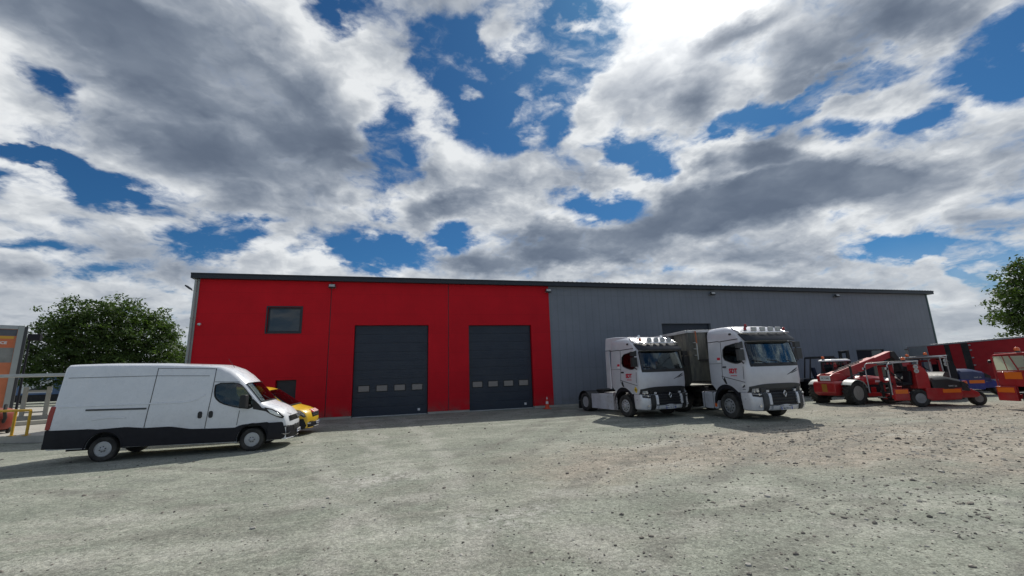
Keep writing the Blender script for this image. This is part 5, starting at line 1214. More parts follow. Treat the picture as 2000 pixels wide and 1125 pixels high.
    mb = MB(); mb.tube([(.52,-.55,1.3),(.52,-.55,1.85),(.48,-.55,2.0)], .055, 10); mb.build('exhaust', M['chassis'], r, smooth=60)
    # cab on the far side
    cb = MB(); P = [(.55,1.0),(.50,1.55),(.62,2.25),(1.85,2.25),(2.10,1.55),(2.15,1.0)]
    cb.prism([(.52,.95),(.50,1.45),(2.10,1.45),(2.15,.95)], .40, 1.12); cb.build('cab', red, r, bevel=.03)
    mb = MB()
    for y in (.43, 1.09):
        for p, q in (((.52,1.45),(.64,2.24)),((1.25,1.45),(1.25,2.24)),((2.08,1.45),(1.82,2.24)),((.64,2.24),(1.82,2.24))): mb.tube([(p[0],y,p[1]),(q[0],y,q[1])], .035, 8)
    for x, z in ((.64,2.24),(1.82,2.24)): mb.tube([(x,.43,z),(x,1.09,z)], .035, 8)
    mb.build('cab_pillars', M['black_plastic'], r, smooth=60)
    mb = MB(); mb.loft([[(.46,.36,2.26),(2.0,.36,2.26),(2.0,1.16,2.26),(.46,1.16,2.26)],[(.48,.38,2.34),(1.96,.38,2.34),(1.96,1.14,2.34),(.48,1.14,2.34)],[(.6,.48,2.39),(1.8,.48,2.39),(1.8,1.04,2.39),(.6,1.04,2.39)]]); mb.build('cab_roof', M['plate_white'], r, bevel=.02)
    mb = MB()
    for y in (.43, 1.09): mb.poly([(.53,y,1.46),(2.06,y,1.46),(1.81,y,2.23),(.65,y,2.23)])
    mb.poly([(.53,.44,1.46),(.53,1.08,1.46),(.65,1.08,2.23),(.65,.44,2.23)]); mb.poly([(2.06,.44,1.46),(2.06,1.08,1.46),(1.81,1.08,2.23),(1.81,.44,2.23)])
    mb.build('cab_glazing', M['glass'], r, smooth=0)
    mb = MB(); mb.box(.7,1.15,.5,1.0,1.1,1.6); mb.obox((.72,.76,1.85),(.12,.45,.5),(0,R(-10),0)); mb.build('seat', M['seat_fabric'], r, bevel=.05)
    mb = MB(); mb.tube([(1.95,.75,1.3),(1.6,.75,1.75)], .03, 8); mb.lathe([(.17,-.01),(.18,0),(.17,.01),(.155,0)], o=(1.58,.75,1.77), axis='z', n=20, cap=False); mb.build('steering_wheel', M['black_plastic'], r)
    beacon(r, .62,.95,2.38)
    for x in (0, 2.8):
        for s in (-1, 1):
            wheel(r, x, s*.93, .60, .44, .36, 'industrial', M['tele_rim'], lug=1, side=s, yaw=0)
            mb = MB(); rr = []
            for k in range(11):
                a_ = math.pi*(.12+.66*k/10); e = (x+.68*math.cos(a_), .60+.66*math.sin(a_)); f = (x+.71*math.cos(a_), .60+.70*math.sin(a_))
                rr.append([(e[0],s*.66,e[1]),(e[0],s*1.15,e[1]-.02),(f[0],s*1.17,f[1]-.02),(f[0],s*.66,f[1])])
            mb.loft(rr); mb.build('mudguard', M['trim_grey'], r, smooth=50)
        mb = MB(); mb.cyl((x,-.75,.6),(x,.75,.6),.11,n=12); mb.ball((x,0,.6),.22,12,8); mb.build('axle', M['chassis'], r)
    r.location = (23.1, 18.3, 0); r.rotation_euler = (0,0,R(2))
telehandler()

# ------------------------------------------------------------------ three wheeled truck-mounted forklifts
def stack_forklift(label, loc, rz, sc=1., paint='red_paint', hood='black_plastic', mast='dull_red', full=True, bx=1.75, group='truck mounted forklifts parked on the gravel', window=False, console=None):
    """x forward (mast end), single steering wheel at the rear, y left"""
    r = thing('truck_mounted_forklift', label, 'forklift', loc, R(rz), group); r.scale = (sc,)*3
    red = M[paint]; out = MB()
    for s in (-1, 1):    # straddle legs with side boxes
        mb = MB(); mb.prism([(-.35,.34),(-.45,.60),(-.45,.92),(1.15,.92),(1.15,.40),(.95,.30)], s*1.08-.16, s*1.08+.16); b = mb.build('side_body', red, r, bevel=.025)
        mb = MB(); mb.box(-.38,.42,min(s*1.242,s*1.25),max(s*1.242,s*1.25),.68,.86); mb.build('reflector', M['reflector'], b)
        mb = MB(); mb.box(1.0,2.55,s*1.0-.10,s*1.0+.10,.42,.62); mb.build('straddle_leg', red, r, bevel=.02)
        mb = MB(); mb.box(1.95,2.62,s*1.18-.07,s*1.18+.07,.34,.92); mb.build('leg_box', red, r, bevel=.02)
        mb = MB(); mb.box(2.0,2.57,min(s*1.252,s*1.258),max(s*1.252,s*1.258),.68,.88); mb.build('reflector', M['reflector'], r)
        wheel(r, 1.42, s*1.06, .43, .28, .24, 'industrial', M['grey_rim'], side=s)
    mb = MB(); mb.box(-.5,1.1,-.9,.9,.40,.62); mb.box(.9,1.1,-1.0,1.0,.42,.66); mb.build('frame', red, r, bevel=.02)
    # hood on the far side of the seat, falling to the rear
    mb = MB(); rr = []
    for x, zt, w in ((.80,1.36,.30),(.70,1.47,.33),(.1,1.50,.34),(-.45,1.36,.33),(-.75,1.12,.30),(-.92,.86,.26)):
        rr.append([(x,.82+w*1.25,.80 if x > -.6 else .74),(x,.82+w*1.25,zt-.16),(x,.82+w*.9,zt-.04),(x,.82,zt),(x,-.9,zt-.02),(x,-.9,.74)])
    mb.loft(rr); o = mb.build('engine_hood', M[hood], r, bevel=.02, smooth=45)
    mb = MB(); mb.loft([[(-.46,1.225,1.25),(-.46,1.24,1.0),(-.80,1.20,.96),(-.78,1.185,1.08)]]+[[(-.46,1.245,1.25),(-.46,1.26,1.0),(-.80,1.22,.96),(-.78,1.205,1.08)]]); mb.build('grille', M['chassis'], o)
    text_mesh('lettering', 'TMT 25', .10, M['white_ink'], r, (-.05,1.262,1.0), (R(90),0,R(180)), .001, 1.2)
    text_mesh('lettering', 'MANITOU', .10, M['white_ink'], r, (-.62,1.165,.78), (R(90),0,R(180)), .001, 1.)
    # tail arm and steering wheel
    mb = MB(); mb.prism([(-.45,.40),(-.45,.86),(-.95,.84),(-1.22,.66),(-1.28,.50),(-1.1,.42)], .15, 1.16); mb.build('tail', red, r, bevel=.04)
    mb = MB(); mb.box(-1.55,-1.2,.40,.98,.72,.78); mb.box(-1.5,-1.3,.41,.46,.33,.72); mb.build('steer_fork', M['chassis'], r)
    wheel(r, -1.42, .72, .34, .30, .19, 'industrial', M['grey_rim'], side=1)
    # operator place, mast
    mb = MB(); mb.prism([(.86,.9),(.86,1.62),(.98,1.90),(1.25,2.12),(1.42,2.12),(1.45,1.3),(1.45,.9)], .66, 1.18); mb.build('control_console', M[console] if console else red, r, bevel=.03)
    mb = MB(); mb.obox((1.75,.75,1.15),(.45,.48,.16)); mb.obox((1.55,.75,1.5),(.14,.46,.6),(0,R(-8),0)); mb.box(1.5,2.3,.45,1.1,.62,.68); mb.build('seat', M['cladding'], r, bevel=.04)
    mb = MB()
    for s in (-1, 1): mb.box(1.95,2.10,s*.42-.06,s*.42+.06,.30,2.12)
    for z in (.5,1.2,2.02): mb.box(1.97,2.08,-.36,.36,z,z+.10)
    mb.build('mast', M[mast], r, bevel=.012)
    mb = MB(); mb.cyl((1.9,.0,.4),(1.9,0,1.95),.06,n=12); mb.cyl((1.9,.0,1.95),(1.9,0,2.15),.035,n=12); mb.build('lift_cylinder', M['steel'], r, smooth=60)
    mb = MB()
    for s in (-1, 1): mb.box(2.12,2.20,s*.30-.06,s*.30+.06,.40,1.25); mb.box(2.202,2.8,s*.30-.06,s*.30+.06,.40,.45)
    mb.box(2.12,2.17,-.5,.5,.62,.72); mb.box(2.12,2.17,-.5,.5,1.08,1.18); mb.build('forks', M['chassis'], r)
    # roof guard
    mb = MB()
    for y in (-.62, 1.10):
        mb.tube([(2.62,y,.62),(2.62,y,2.12),(2.52,y,2.22),(1.15,y,2.28)], .03, 8)
        mb.tube([(1.2,y,2.27),(1.3,y,1.50)], .03, 8)
    for x, z in ((2.5,2.22),(2.1,2.24),(1.65,2.26),(1.2,2.28)): mb.tube([(x,-.62,z),(x,1.10,z)], .02, 6)
    mb.build('roof_guard', M['steel'] if full else M['dull_red'], r, smooth=60)
    mb = MB(); mb.box(1.2,2.5,-.60,1.08,2.295,2.31); mb.build('roof_sheet', M['steel'], r)
    beacon(r, bx, 1.0, 2.31, .085)
    # two round rating signs
    for z in (2.0, 1.79):
        mb = MB(); mb.cyl((1.38,1.19,z),(1.38,1.205,z),.115,n=18); s_ = mb.build('rating_sign', M['cream'], r)
        mb = MB(); mb.cyl((1.38,1.2055,z),(1.38,1.208,z),.095,n=18); mb.build('sign_face', M['steel'], s_)
        text_mesh('numeral', '25' if z > 1.9 else '20', .11, M['ink'], s_, (1.38,1.210,z), (R(90),0,R(180)), .001)
    for k, (x, y, z) in enumerate(((2.64,1.12,1.95),(2.64,-.64,1.95))):
        mb = MB(); mb.cyl((x,y,z),(x+.08,y,z),.07,.075,n=14); q = mb.build('work_lamp', M['black_plastic'], r)
        mb = MB(); mb.cyl((x+.081,y,z),(x+.09,y,z),.066,n=14); mb.build('lens', M['plate_white'], q)
    mb = MB()
    for k in range(4): mb.tube([(2.2,.45+.03*k,1.9-.1*k),(1.9,.55+.03*k,1.5),(1.5,.60+.03*k,1.05)], .014, 6)
    mb.build('hose', M['black_plastic'], r, smooth=60)
    if window:
        mb = MB(); mb.box(1.52,2.56,1.105,1.115,1.55,2.16); mb.build('side_screen', M['side_screen'], r)
        mb = MB(); mb.tube([(1.98,1.13,2.16),(1.78,1.13,1.56)], .022, 6); mb.tube([(1.52,1.13,1.55),(2.56,1.13,1.55)], .028, 6); mb.tube([(2.22,1.13,2.16),(2.14,1.13,1.56)], .012, 6); mb.tube([(1.5,1.13,1.68),(1.8,1.13,1.66)], .012, 6); mb.tube([(2.56,1.13,1.55),(2.6,1.13,2.18)], .03, 6); mb.build('screen_frame', M['dull_red'], r)
        mb = MB(); mb.box(1.62,2.56,1.09,1.12,.92,1.52); p_ = mb.build('door_panel', red, r, bevel=.02)
        mb = MB(); mb.box(1.72,2.30,1.122,1.128,1.22,1.50); mb.build('reflector', M['reflector'], p_)
    return r
def screen_mat():
    m, t, b = new_mat('dusty_screen'); out = t.n['Material Output']
    tl = t.new('ShaderNodeBsdfTranslucent'); tl.inputs[0].default_value = (.78,.82,.70,1)
    df = t.new('ShaderNodeBsdfDiffuse'); df.inputs[0].default_value = (.70,.74,.64,1)
    a = t.new('ShaderNodeMixShader'); a.inputs[0].default_value = .35; t.l.new(tl.outputs[0], a.inputs[1]); t.l.new(df.outputs[0], a.inputs[2])
    t.l.new(a.outputs[0], out.inputs[0]); return m
M['side_screen'] = screen_mat()
stack_forklift('red three wheeled forklift with dark hood, single tail wheel and orange reflectors', (25.67, 15.5, 0), 157, .94)
stack_forklift('red forklift behind the dark hooded one, its grey roof and beacon showing above', (28.5, 17.5, 0), 20, 1.02, bx=2.4)
stack_forklift('red forklift cut by the right edge of the photo, with a pale see-through side screen', (26.25, 10.08, 0), 80, 1.04, hood='dull_red', full=False, window=True)
stack_forklift('blue forklift standing in front of the long red trailer', (33.6, 18.9, 0), 160, 1.05, paint='bright_blue', hood='blue_plastic', mast='blue_plastic', console='cladding', bx=2.2)

# ------------------------------------------------------------------ dark forklift half hidden behind the telehandler
def dark_forklift():
    r = thing('forklift', 'black forklift half hidden between the telehandler and the grey wall', 'forklift', (27.45, 22.5, 0), R(-32))
    mb = MB(); mb.prism([(-1.0,.35),(-1.15,.7),(-1.1,1.15),(-.4,1.2),(.2,.85),(1.1,.8),(1.2,.35)], -.6, .6); mb.build('body', M['cladding'], r, bevel=.05)
    mb = MB()
    for s in (-1, 1):
        mb.tube([(1.0,s*.52,.8),(.75,s*.52,2.45),(.6,s*.52,2.52),(-.75,s*.52,2.52),(-.95,s*.52,1.15)], .05, 8)
    for k in range(7): mb.tube([(.6-.22*k,-.52,2.53),(.6-.22*k,.52,2.53)], .025, 6)
    mb.build('roof_guard', M['black_plastic'], r, smooth=60)
    mb = MB(); mb.box(-.75,.62,-.56,.56,2.57,2.62); mb.build('roof_sheet', M['black_plastic'], r)
    mb = MB()
    for s in (-1, 1): mb.box(1.30,1.46,s*.55-.08,s*.55+.08,.1,2.95)
    mb.box(1.31,1.45,-.47,.47,2.78,2.93); mb.box(1.31,1.45,-.47,.47,2.3,2.4); mb.build('mast', M['black_plastic'], r, bevel=.015)
    mb = MB(); mb.box(1.48,1.55,-.6,.6,1.0,1.15); mb.box(1.48,1.55,-.6,.6,.5,.62)
    for s in (-1, 1): mb.box(1.552,1.60,s*.3-.06,s*.3+.06,.15,1.2); mb.box(1.602,2.6,s*.3-.06,s*.3+.06,.12,.17)
    mb.build('forks', M['chassis'], r)
    mb = MB(); mb.obox((-.25,0,1.25),(.5,.5,.2)); mb.obox((-.5,0,1.6),(.15,.48,.6),(0,R(-8),0)); mb.build('seat', M['seat_fabric'], r, bevel=.04)
    for x, y, rad in ((.85,.55,.36),(-.75,.5,.28)):
        for s in (-1, 1): wheel(r, x, s*y, rad, .24, rad*.55, 'industrial', M['grey_rim'], side=s)
dark_forklift()

# ------------------------------------------------------------------ low flatbed by the grey wall
def flatbed():
    r = thing('flatbed_trailer', 'low flat trailer with a pale deck edge standing against the grey wall', 'trailer', (25.6, 24.3, 0), 0)
    mb = MB(); mb.box(-2.2,2.2,-1.0,1.0,1.02,1.10); mb.build('deck', M['dark_grey'], r, bevel=.01)
    mb = MB(); mb.box(-2.22,2.22,-1.03,-1.002,.98,1.20); mb.build('deck_edge', M['galvanised'], r, bevel=.01)
    mb = MB(); mb.box(-2.1,2.1,-.5,.5,.75,1.015); mb.box(-2.15,-2.05,-.9,.9,.4,1.0); mb.box(2.05,2.15,-.9,.9,.4,1.0); mb.build('chassis_frame', M['chassis'], r)
    for x in (-.9, .3):
        for s in (-1, 1): wheel(r, x, s*.78, .42, .26, .24, 'industrial', M['grey_rim'], side=s)
    mb = MB(); mb.box(1.7,1.85,-.8,.8,0,.74); mb.build('support_leg', M['chassis'], r)
flatbed()

# ------------------------------------------------------------------ long red trailer
def red_trailer():
    A = Vector((37.95, 23.8)); B = Vector((36.7, 10.2)); d = (A-B); Ln = d.length
    r = thing('box_trailer', 'long dull red box trailer with a silver roof edge at the right of the hall', 'trailer', (B.x, B.y, 0), math.atan2(d.y, d.x), ry=R(1.9))
    # x runs from the near end to the far end; near side faces the camera (+y)
    z0, z1, W = 1.05, 3.62, 2.5
    mb = MB(); mb.box(0,Ln,-W,0,z0,z1); mb.build('body', M['dull_red'], r, bevel=.02)
    mb = MB(); mb.box(-.03,Ln+.03,-.05,.04,z1-.06,z1+.05); mb.box(-.03,Ln+.03,-W-.04,-W+.05,z1-.06,z1+.05); mb.build('roof_rail', M['steel'], r, bevel=.015)
    mb = MB(); mb.box(-.02,Ln,.002,.05,z0-.03,z0+.05); mb.build('lower_rail', M['steel'], r, bevel=.01)
    mb = MB(); mb.box(-.02,Ln,-.06,.045,z0-.45,z0-.035); mb.build('side_guard', M['dull_red'], r, bevel=.01)
    for a, b, m_ in ((Ln-2.75,Ln-2.45,'chassis'),(Ln-3.85,Ln-3.45,'chassis')):
        mb = MB(); mb.box(a,b,.002,.03,z0+.06,z1-.07); mb.build('door_gap', M[m_], r)
    mb = MB()
    for z in (1.5,2.0,2.5,3.0,3.35): mb.box(Ln-4.0,Ln-3.9,.002,.05,z,z+.08)
    mb.build('curtain_buckle', M['steel'], r)
    mb = MB(); mb.box(Ln-1.35,Ln-.05,.002,.035,z0+.06,z1-.07); mb.build('rear_door', M['galvanised'], r, bevel=.01)
    mb = MB(); mb.box(.3,Ln-.3,-1.7,-.8,.62,z0-.46); mb.box(.3,Ln-.3,-1.7,-.8,z0-.45,z0-.001); mb.build('chassis_frame', M['chassis'], r)
    for x in (Ln-3.2, Ln-4.6, 2.2):
        for y in (-.25, -W+.25): wheel(r, x, y, .48, .34, .28, 'truck', M['steel'], side=1 if y > -1 else -1)
red_trailer()
# ------------------------------------------------------------------ trees
def leaf_mat(name, a, b_):
    m, t, b = new_mat(name); out = t.n['Material Output']
    oi = t.new('ShaderNodeNewGeometry'); rnd_ = oi.outputs['Random Per Island']
    g = oi.outputs['Position']
    c = t.mix(t.ramp(t.noise(g, .35, 4), .3, .7), a, b_); c = t.vmath('SCALE', c, sc=t.ramp(rnd_, 0, 1, .65, 1.35, 'LINEAR'))
    t.put(b.inputs['Base Color'], c); b.inputs['Roughness'].default_value = .55; b.inputs['Specular IOR Level'].default_value = .3
    tl = t.new('ShaderNodeBsdfTranslucent'); t.put(tl.inputs[0], t.vmath('MULTIPLY', c, (1.25,1.5,.5)))
    mx = t.new('ShaderNodeMixShader'); mx.inputs[0].default_value = .3
    t.l.new(b.outputs[0], mx.inputs[1]); t.l.new(tl.outputs[0], mx.inputs[2]); t.l.new(mx.outputs[0], out.inputs[0]); return m
M['leaf'] = leaf_mat('leaf', (.046,.078,.026), (.09,.135,.04)); M['leaf_pale'] = leaf_mat('leaf_pale', (.045,.075,.02), (.08,.115,.03))
M['bark'] = mat('bark', (.10,.08,.06), .9, var=.3, bump=.5, bscale=8)
def tree(name, label, loc, height, crown, n_leaf, leaf_size, mats, seed, trunk_h=.25, lean=0, group=None):
    """crown: list of ellipsoids (x, y, z, rx, ry, rz) in metres from the base; leaves sit in sprays round limb tips near each ellipsoid's shell"""
    r = random.Random(seed); t = thing(name, label, 'tree', loc, 0, group)
    mb = MB(); tips = []
    def limb(a, b, r0, r1, depth):
        a, b = Vector(a), Vector(b); mid = (a+b)/2+Vector((r.gauss(0,.06),r.gauss(0,.06),r.gauss(0,.04)))*(b-a).length
        mb.tube([tuple(a), tuple(mid), tuple(b)], [r0, (r0+r1)/2, r1], 6)
        if depth == 0: tips.append(b); return
        for _ in range(3):
            d = (b-a).normalized(); L_ = min((b-a).length*r.uniform(.35,.6), H*.10)
            v = (d+Vector((r.gauss(0,.65),r.gauss(0,.65),r.gauss(.05,.4)))).normalized(); limb(b, b+v*L_, r1, r1*.5, depth-1)
    H = height; tr = H*.022
    mb.tube([(0,0,-.1),(lean*.2,0,H*trunk_h*.5),(lean*.5,0,H*trunk_h)], [tr*1.5, tr*1.1, tr], 10)
    for cx, cy, cz, rx, ry, rz in crown:
        c = Vector((cx,cy,cz)); base = Vector((lean*.5,0,H*trunk_h)); b = base.lerp(c, .55)
        limb(base, b, tr*.7, tr*.3, 2)
    mb.build('trunk', M['bark'], t, smooth=60)
    lf = MB(); vols = [rx*ry*rz for _, _, _, rx, ry, rz in crown]; tot = sum(vols)
    for (cx, cy, cz, rx, ry, rz), v in zip(crown, vols):
        ns = max(4, int(n_leaf*v/tot/14))
        for _ in range(ns):
            # spray centre: biased towards the shell
            while True:
                d = Vector((r.uniform(-1,1), r.uniform(-1,1), r.uniform(-1,1)))
                if .05 < d.length < 1: break
            d = d.normalized()*(r.random()**.42)
            k = 1+.16*math.sin(7*d.x+5*d.z+seed)+.12*math.sin(11*d.z-6*d.y)
            s = Vector((cx+d.x*rx*k, cy+d.y*ry*k, cz+d.z*rz*k)); sp = leaf_size*r.uniform(1.6,3.4); up = Vector((r.gauss(0,.5), r.gauss(0,.5), 1)).normalized()
            for _ in range(14):
                p = s+Vector((r.gauss(0,1), r.gauss(0,1), r.gauss(0,.55)))*sp*.55
                n = (up+Vector((r.gauss(0,.7),r.gauss(0,.7),r.gauss(0,.4)))).normalized(); u = n.orthogonal().normalized(); a = r.random()*6.28
                u = (u*math.cos(a)+n.cross(u)*math.sin(a)); w = n.cross(u); L_ = leaf_size*r.uniform(.6,1.25); W_ = L_*.42
                b = len(lf.v); lf.v += [tuple(p-u*L_), tuple(p+w*W_-u*L_*.1), tuple(p+u*L_), tuple(p-w*W_-u*L_*.1)]; lf.face((b,b+1,b+2,b+3))
    o = lf.build('crown', mats, t, smooth=0, fix=False); return t
tree('broadleaf_tree', 'big dense dark green tree behind the white van', (-38.4, 67.5, 0), 15, [(0,0,8.0,4.6,4.4,5.0),(-5.0,.5,7.4,3.6,3.6,4.0),(4.8,0,7.6,4.0,3.8,4.4),(-2.8,-1,11.0,2.9,2.9,2.7),(2.2,-.5,11.6,2.8,2.9,2.5),(-7.6,0,5.0,2.3,2.3,3.0),(7.4,0,5.6,2.3,2.5,3.6),(-6.4,1,9.7,2.0,2.0,1.9),(5.6,.5,10.6,2.3,2.3,2.2),(-3,-2,4.4,4.0,3,2.6),(3.5,-2,4.2,4.0,3,2.6),(-.4,1,13.0,1.7,1.7,1.2),(7.2,0,8.9,1.7,1.7,1.7),(-8.6,0,7.6,1.3,1.3,1.4)], 40000, .225, M['leaf'], 5, .22)
tree('slender_tree', 'small far tree showing in the gap beside the red hall corner', (-38.6, 89.5, 0), 9, [(0,0,5.6,2.2,2.2,3.2),(.9,0,7.4,1.3,1.3,1.5),(-1.2,.3,4.2,1.7,1.7,2.2)], 5000, .24, M['leaf_pale'], 8, .25)
tree('roadside_tree', 'airy tree rising behind the red trailer at the right edge', (88.7, 39.1, 0), 16.5, [(0,0,12.6,3.6,3.4,3.2),(-3.0,.5,10.2,3.0,2.6,2.2),(2.8,0,11.4,3.4,3.0,3.6),(-4.6,1,7.8,2.4,2.2,1.6),(-1.5,0,7.6,3.2,2.8,2.0),(1.0,0,15.0,1.9,1.9,1.7),(3.5,0,7.4,3.4,3,2.4),(-3.2,0,5.6,2.6,2.2,1.5)], 10000, .30, M['leaf_pale'], 11, .3)
# hedge line on the left horizon
r = random.Random(4)
def hedge():
    mb = MB(); r = random.Random(21)
    for k in range(5200):
        x = r.uniform(-120,-41); h_ = 3.3+.9*math.sin(x*.35)+.5*math.sin(x*.9+1); y = 104+r.uniform(-1.5,1.5)+.05*x
        z = h_*r.random()**.7; n = Vector((r.gauss(0,.6),r.gauss(0,.6)-.5,r.gauss(0,.4)+.6)).normalized(); u = n.orthogonal().normalized(); w = n.cross(u); L_ = r.uniform(.3,.65)
        p = Vector((x,y,z)); b = len(mb.v); mb.v += [tuple(p-u*L_), tuple(p+w*L_*.5), tuple(p+u*L_), tuple(p-w*L_*.5)]; mb.face((b,b+1,b+2,b+3))
    o = mb.build('hedge', M['leaf'], None, smooth=0, fix=False)
    tag(o, 'long dark hedge on the horizon behind the parked box trailer', 'hedge')
hedge()

# ------------------------------------------------------------------ dark building beyond the right tree
def dark_shed():
    r = thing('farm_shed', 'dark flat sided building behind the tree at the right edge', 'building', (107, 37.4, 0), R(-22))
    M['dark_sheet'] = mat('dark_sheet', (.022,.021,.030), .6, var=.1, scale=.3)
    mb = MB(); mb.box(-1,26,0,14,0,8.2); mb.build('wall', M['dark_sheet'], r, smooth=0)
    mb = MB(); mb.prism([(-.4,8.21),(7,9.6),(14.4,8.21)], -1.4, 26.4, 'x'); mb.build('roof', M['dark_sheet'], r, smooth=0)
    mb = MB(); mb.box(3,7,-.05,-.002,0,4.2); mb.build('door', M['anthracite'], r)
dark_shed()

# ------------------------------------------------------------------ service area at the left edge
PF = .30
def platform():
    pts = [(-16.1,23.2),(-14.3,22.6),(-12.6,24.2),(-11.6,30),(-20,52),(-60,60),(-60,30),(-30,27.6),(-19,24.2)]
    mb = MB(); mb.prism(pts, 0, PF, 'z'); o = mb.build('pavement', M['concrete'], None, smooth=0, bevel=.02); tag(o, kind='structure')
platform()
def railing():
    r = thing('safety_railing', 'yellow tube safety railing on the kerb at the left edge', 'railing', (-15.75, 23.15, PF), R(-18))
    pts = [(0.62,0),(-.05,0),(-2.3,0),(-4.3,0)]
    mb = MB(); mb.tube([(-4.4,0,1.02),(.62,0,1.02)], .05, 10); mb.build('top_rail', M['safety_yellow'], r, smooth=60)
    for x, y in pts:
        mb = MB(); mb.cyl((x,y,0),(x,y,1.0),.05,n=12); mb.box(x-.1,x+.1,y-.1,y+.1,0,.015); mb.build('post', M['safety_yellow'], r, smooth=40)
railing()
M['brick_red'] = mat('brick_red', (.24,.035,.02), .55, var=.2, dirt=.3)
def vacuum():
    r = thing('vacuum_cleaner', 'round dull red cleaning machine standing behind the yellow railing', 'machine', (-17.45, 24.6, PF), R(-30))
    mb = MB(); mb.lathe([(.40,.16),(.52,.2),(.60,.5),(.62,.85),(.55,1.0),(.30,1.10),(.01,1.12)], axis='z', n=28); mb.build('tank', M['brick_red'], r, smooth=50)
    mb = MB(); mb.lathe([(.46,.08),(.50,.12),(.46,.16)], axis='z', n=24); mb.build('base', M['chassis'], r)
    for x, y in ((.36,.3),(-.36,.3),(.36,-.3),(-.36,-.3)):
        mb = MB(); mb.lathe([(.10,-.05),(.14,-.03),(.14,.03),(.10,.05)], o=(x,y,.14), axis='y', n=16); mb.build('castor', M['rubber'], r)
    mb = MB(); mb.tube([(.55,0,.5),(.85,-.1,.7),(.95,-.2,1.0),(.75,-.1,1.25)], .06, 10); mb.build('hose', M['chassis'], r, smooth=60)
    mb = MB(); mb.obox((0,-.63,.62),(.36,.03,.30)); mb.build('control_box', M['chassis'], r, bevel=.01)
vacuum()
def poster():
    """tall lit-box style panel: frame, faded orange poster"""
    r = thing('advertising_panel', 'tall faded orange advertising panel in a grey frame at the left edge', 'sign')
    M['poster_orange'] = mat('poster_orange', (.60,.19,.085), .6, var=.14, scale=.8)
    M['poster_grey'] = mat('poster_grey', (.24,.245,.23), .6, var=.25, scale=1.1); M['poster_yellow'] = mat('poster_yellow', (.66,.38,.05), .6, var=.08); M['poster_red'] = mat('poster_red', (.60,.17,.07), .6, var=.08)
    M['poster_blue'] = mat('poster_blue', (.28,.29,.48), .6, var=.08); M['poster_slate'] = mat('poster_slate', (.10,.11,.13), .6, var=.1)
    W, Hh = 6.4, 6.35
    mb = MB(); mb.box(-W,0,-.02,.02,.55,Hh-.25); p_ = mb.build('poster', M['poster_orange'], r, smooth=0)
    mb = MB(); mb.box(-W-.1,.0,-.12,.12,Hh-.25,Hh+.02); mb.build('head_beam', M['galvanised'], r, bevel=.02)
    mb = MB(); mb.box(0.001,.30,-.16,.16,0,Hh+.02); mb.build('post', M['trim_grey'], r, bevel=.02)
    mb = MB(); mb.box(.301,.46,-.13,.5,0,Hh-.05); mb.build('side_return', M['dark_grey'], r)
    mb = MB(); mb.box(-W,0,-.14,.14,.30,.55); mb.build('foot_beam', M['galvanised'], r, bevel=.02)
    y = -.0215
    def pan(x0,x1,z0,z1,m,e=0): 
        q = MB(); q.box(x0,x1,y-.003-e,y-e,z0,z1); return q.build('printed_band', M[m], p_, smooth=0)
    pan(-W,-.02,5.62,6.08,'poster_slate'); pan(-W,-.12,4.85,5.60,'poster_yellow'); pan(-1.6,-.12,4.80,5.42,'poster_red',.004); pan(-W,-.02,3.75,4.78,'poster_grey')
    pan(-4.6,-1.6,5.02,5.36,'poster_blue',.008)
    text_mesh('lettering', 'SERVICE', .25, M['white_ink'], p_, (-.85,y-.012,5.12), (R(90),0,0), .002, 1.0, .012)
    q = MB(); q.prism([(-3.2,4.0),(-3.0,4.25),(-2.4,4.4),(-1.5,4.35),(-.8,4.18),(-.6,4.0)], y-.006, y-.003); q.build('printed_picture', M['plate_white'], p_, smooth=0)
    r.location = (-26.7, 38.0, PF); r.rotation_euler = (0,0,R(33))
poster()
def canopy():
    r = thing('canopy', 'thin pale canopy beam crossing in front of the orange panel', 'canopy', (-18.9, 31.2, PF), R(10))
    mb = MB(); mb.box(-12,.9,-.10,.10,2.58,2.74); mb.build('beam', M['galvanised'], r, bevel=.02)
    mb = MB(); mb.box(-12,.9,.121,2.6,2.60,2.68); mb.build('roof_sheet', M['galvanised'], r)
    for x in (-11.5, .55):
        mb = MB(); mb.box(x-.07,x+.07,2.2,2.34,0,2.6); mb.build('post', M['cream'], r)
canopy()
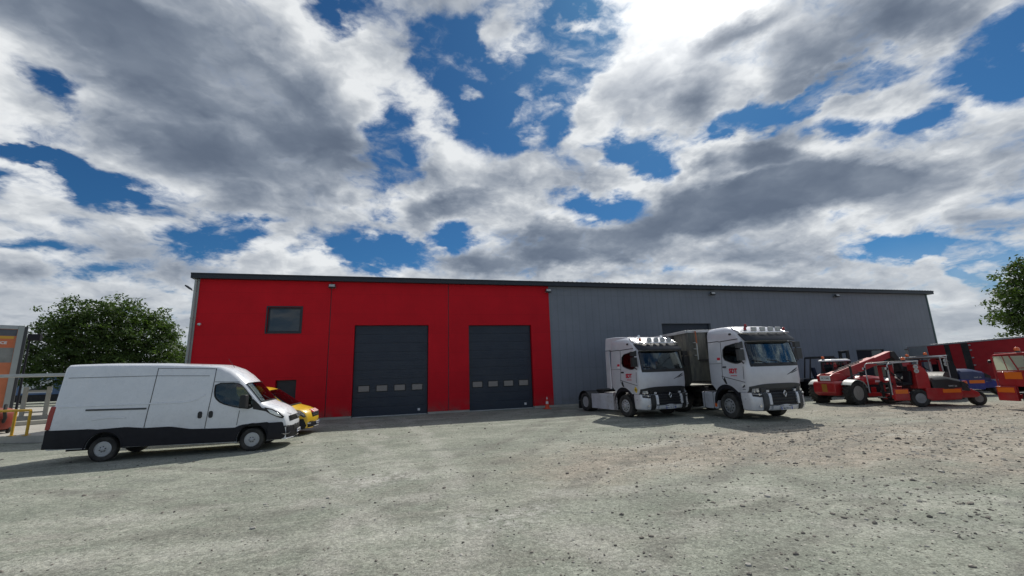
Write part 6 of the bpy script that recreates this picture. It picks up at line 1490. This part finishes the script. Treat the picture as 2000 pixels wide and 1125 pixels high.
def gate():
    r = thing('cream_gate', 'pale cream gate frame and low wall behind the rear of the white van', 'gate', (-22.5, 31.25, PF), R(20))
    mb = MB(); mb.box(-3.4,2.4,-.1,.1,0,.35); mb.build('low_wall', M['cream'], r, bevel=.02)
    for x in (-.9, 1.25, 2.2):
        mb = MB(); mb.box(x-.09,x+.09,-.09,.09,.352,2.0 if x > 1 else 1.6); mb.build('post', M['cream'], r, bevel=.01)
    mb = MB(); mb.box(1.341,2.109,-.05,.05,1.7,1.8); mb.box(1.341,2.109,-.05,.05,.5,.58); mb.build('rail', M['cream'], r)
gate()
def kerb():
    o = MB(); o.box(-2.5,2.5,-.25,.25,0,.22); q = o.build('kerb_block', M['cream'], None, bevel=.03); q.location = (-19.4, 29.3, PF); q.rotation_euler = (0,0,R(35))
    tag(q, 'long low pale concrete block lying on the pavement behind the railing', 'kerb block')
kerb()
def lamp():
    r = thing('street_lamp', 'dark lamp post with a flat rectangular head in front of the big tree', 'lamp post', (-34.8, 51.0, 0), R(20))
    mb = MB(); mb.cyl((0,0,0),(0,0,6.9),.10,.07,n=12); mb.build('pole', M['cladding'], r, smooth=60)
    mb = MB(); mb.box(-.10,.75,-.35,.35,6.75,7.35); mb.build('lamp_head', M['cladding'], r, bevel=.03)
lamp()
def far_trailer():
    """blue and white box trailer far behind"""
    r = thing('blue_box_trailer', 'blue box trailer with a white picture panel far behind the railing', 'trailer', (-52.6, 77.2, 0), R(-8))
    M['faded_blue'] = mat('faded_blue', (.10,.17,.32), .5, var=.1)
    mb = MB(); mb.box(-3,9.5,0,2.5,1.25,3.75); mb.build('body', M['faded_blue'], r, bevel=.03)
    mb = MB(); mb.box(-.1,4.1,-.02,-.002,1.5,3.3); q = mb.build('picture_panel', M['plate_white'], r)
    mb = MB(); mb.prism([(1.0,1.75),(1.05,2.0),(1.6,2.15),(2.1,2.5),(3.0,2.45),(3.3,2.1),(3.6,2.0),(3.6,1.75)], -.03, -.022); mb.build('printed_picture', M['dark_grey'], q)
    mb = MB(); mb.box(-2.9,9.4,.3,2.2,.25,1.24); mb.box(-2.9,9.4,.02,.08,.3,1.2); mb.build('chassis_frame', M['chassis'], r)
    mb = MB(); mb.box(9.52,9.8,0,2.5,1.3,3.6); mb.build('rear_door', M['red_paint'], r)
    for x in (-1.5, 6.2, 7.5):
        for y in (.25, 2.25): wheel(r, x, y, .5, .36, .28, 'truck', M['steel'], side=-1 if y < 1 else 1)
far_trailer()
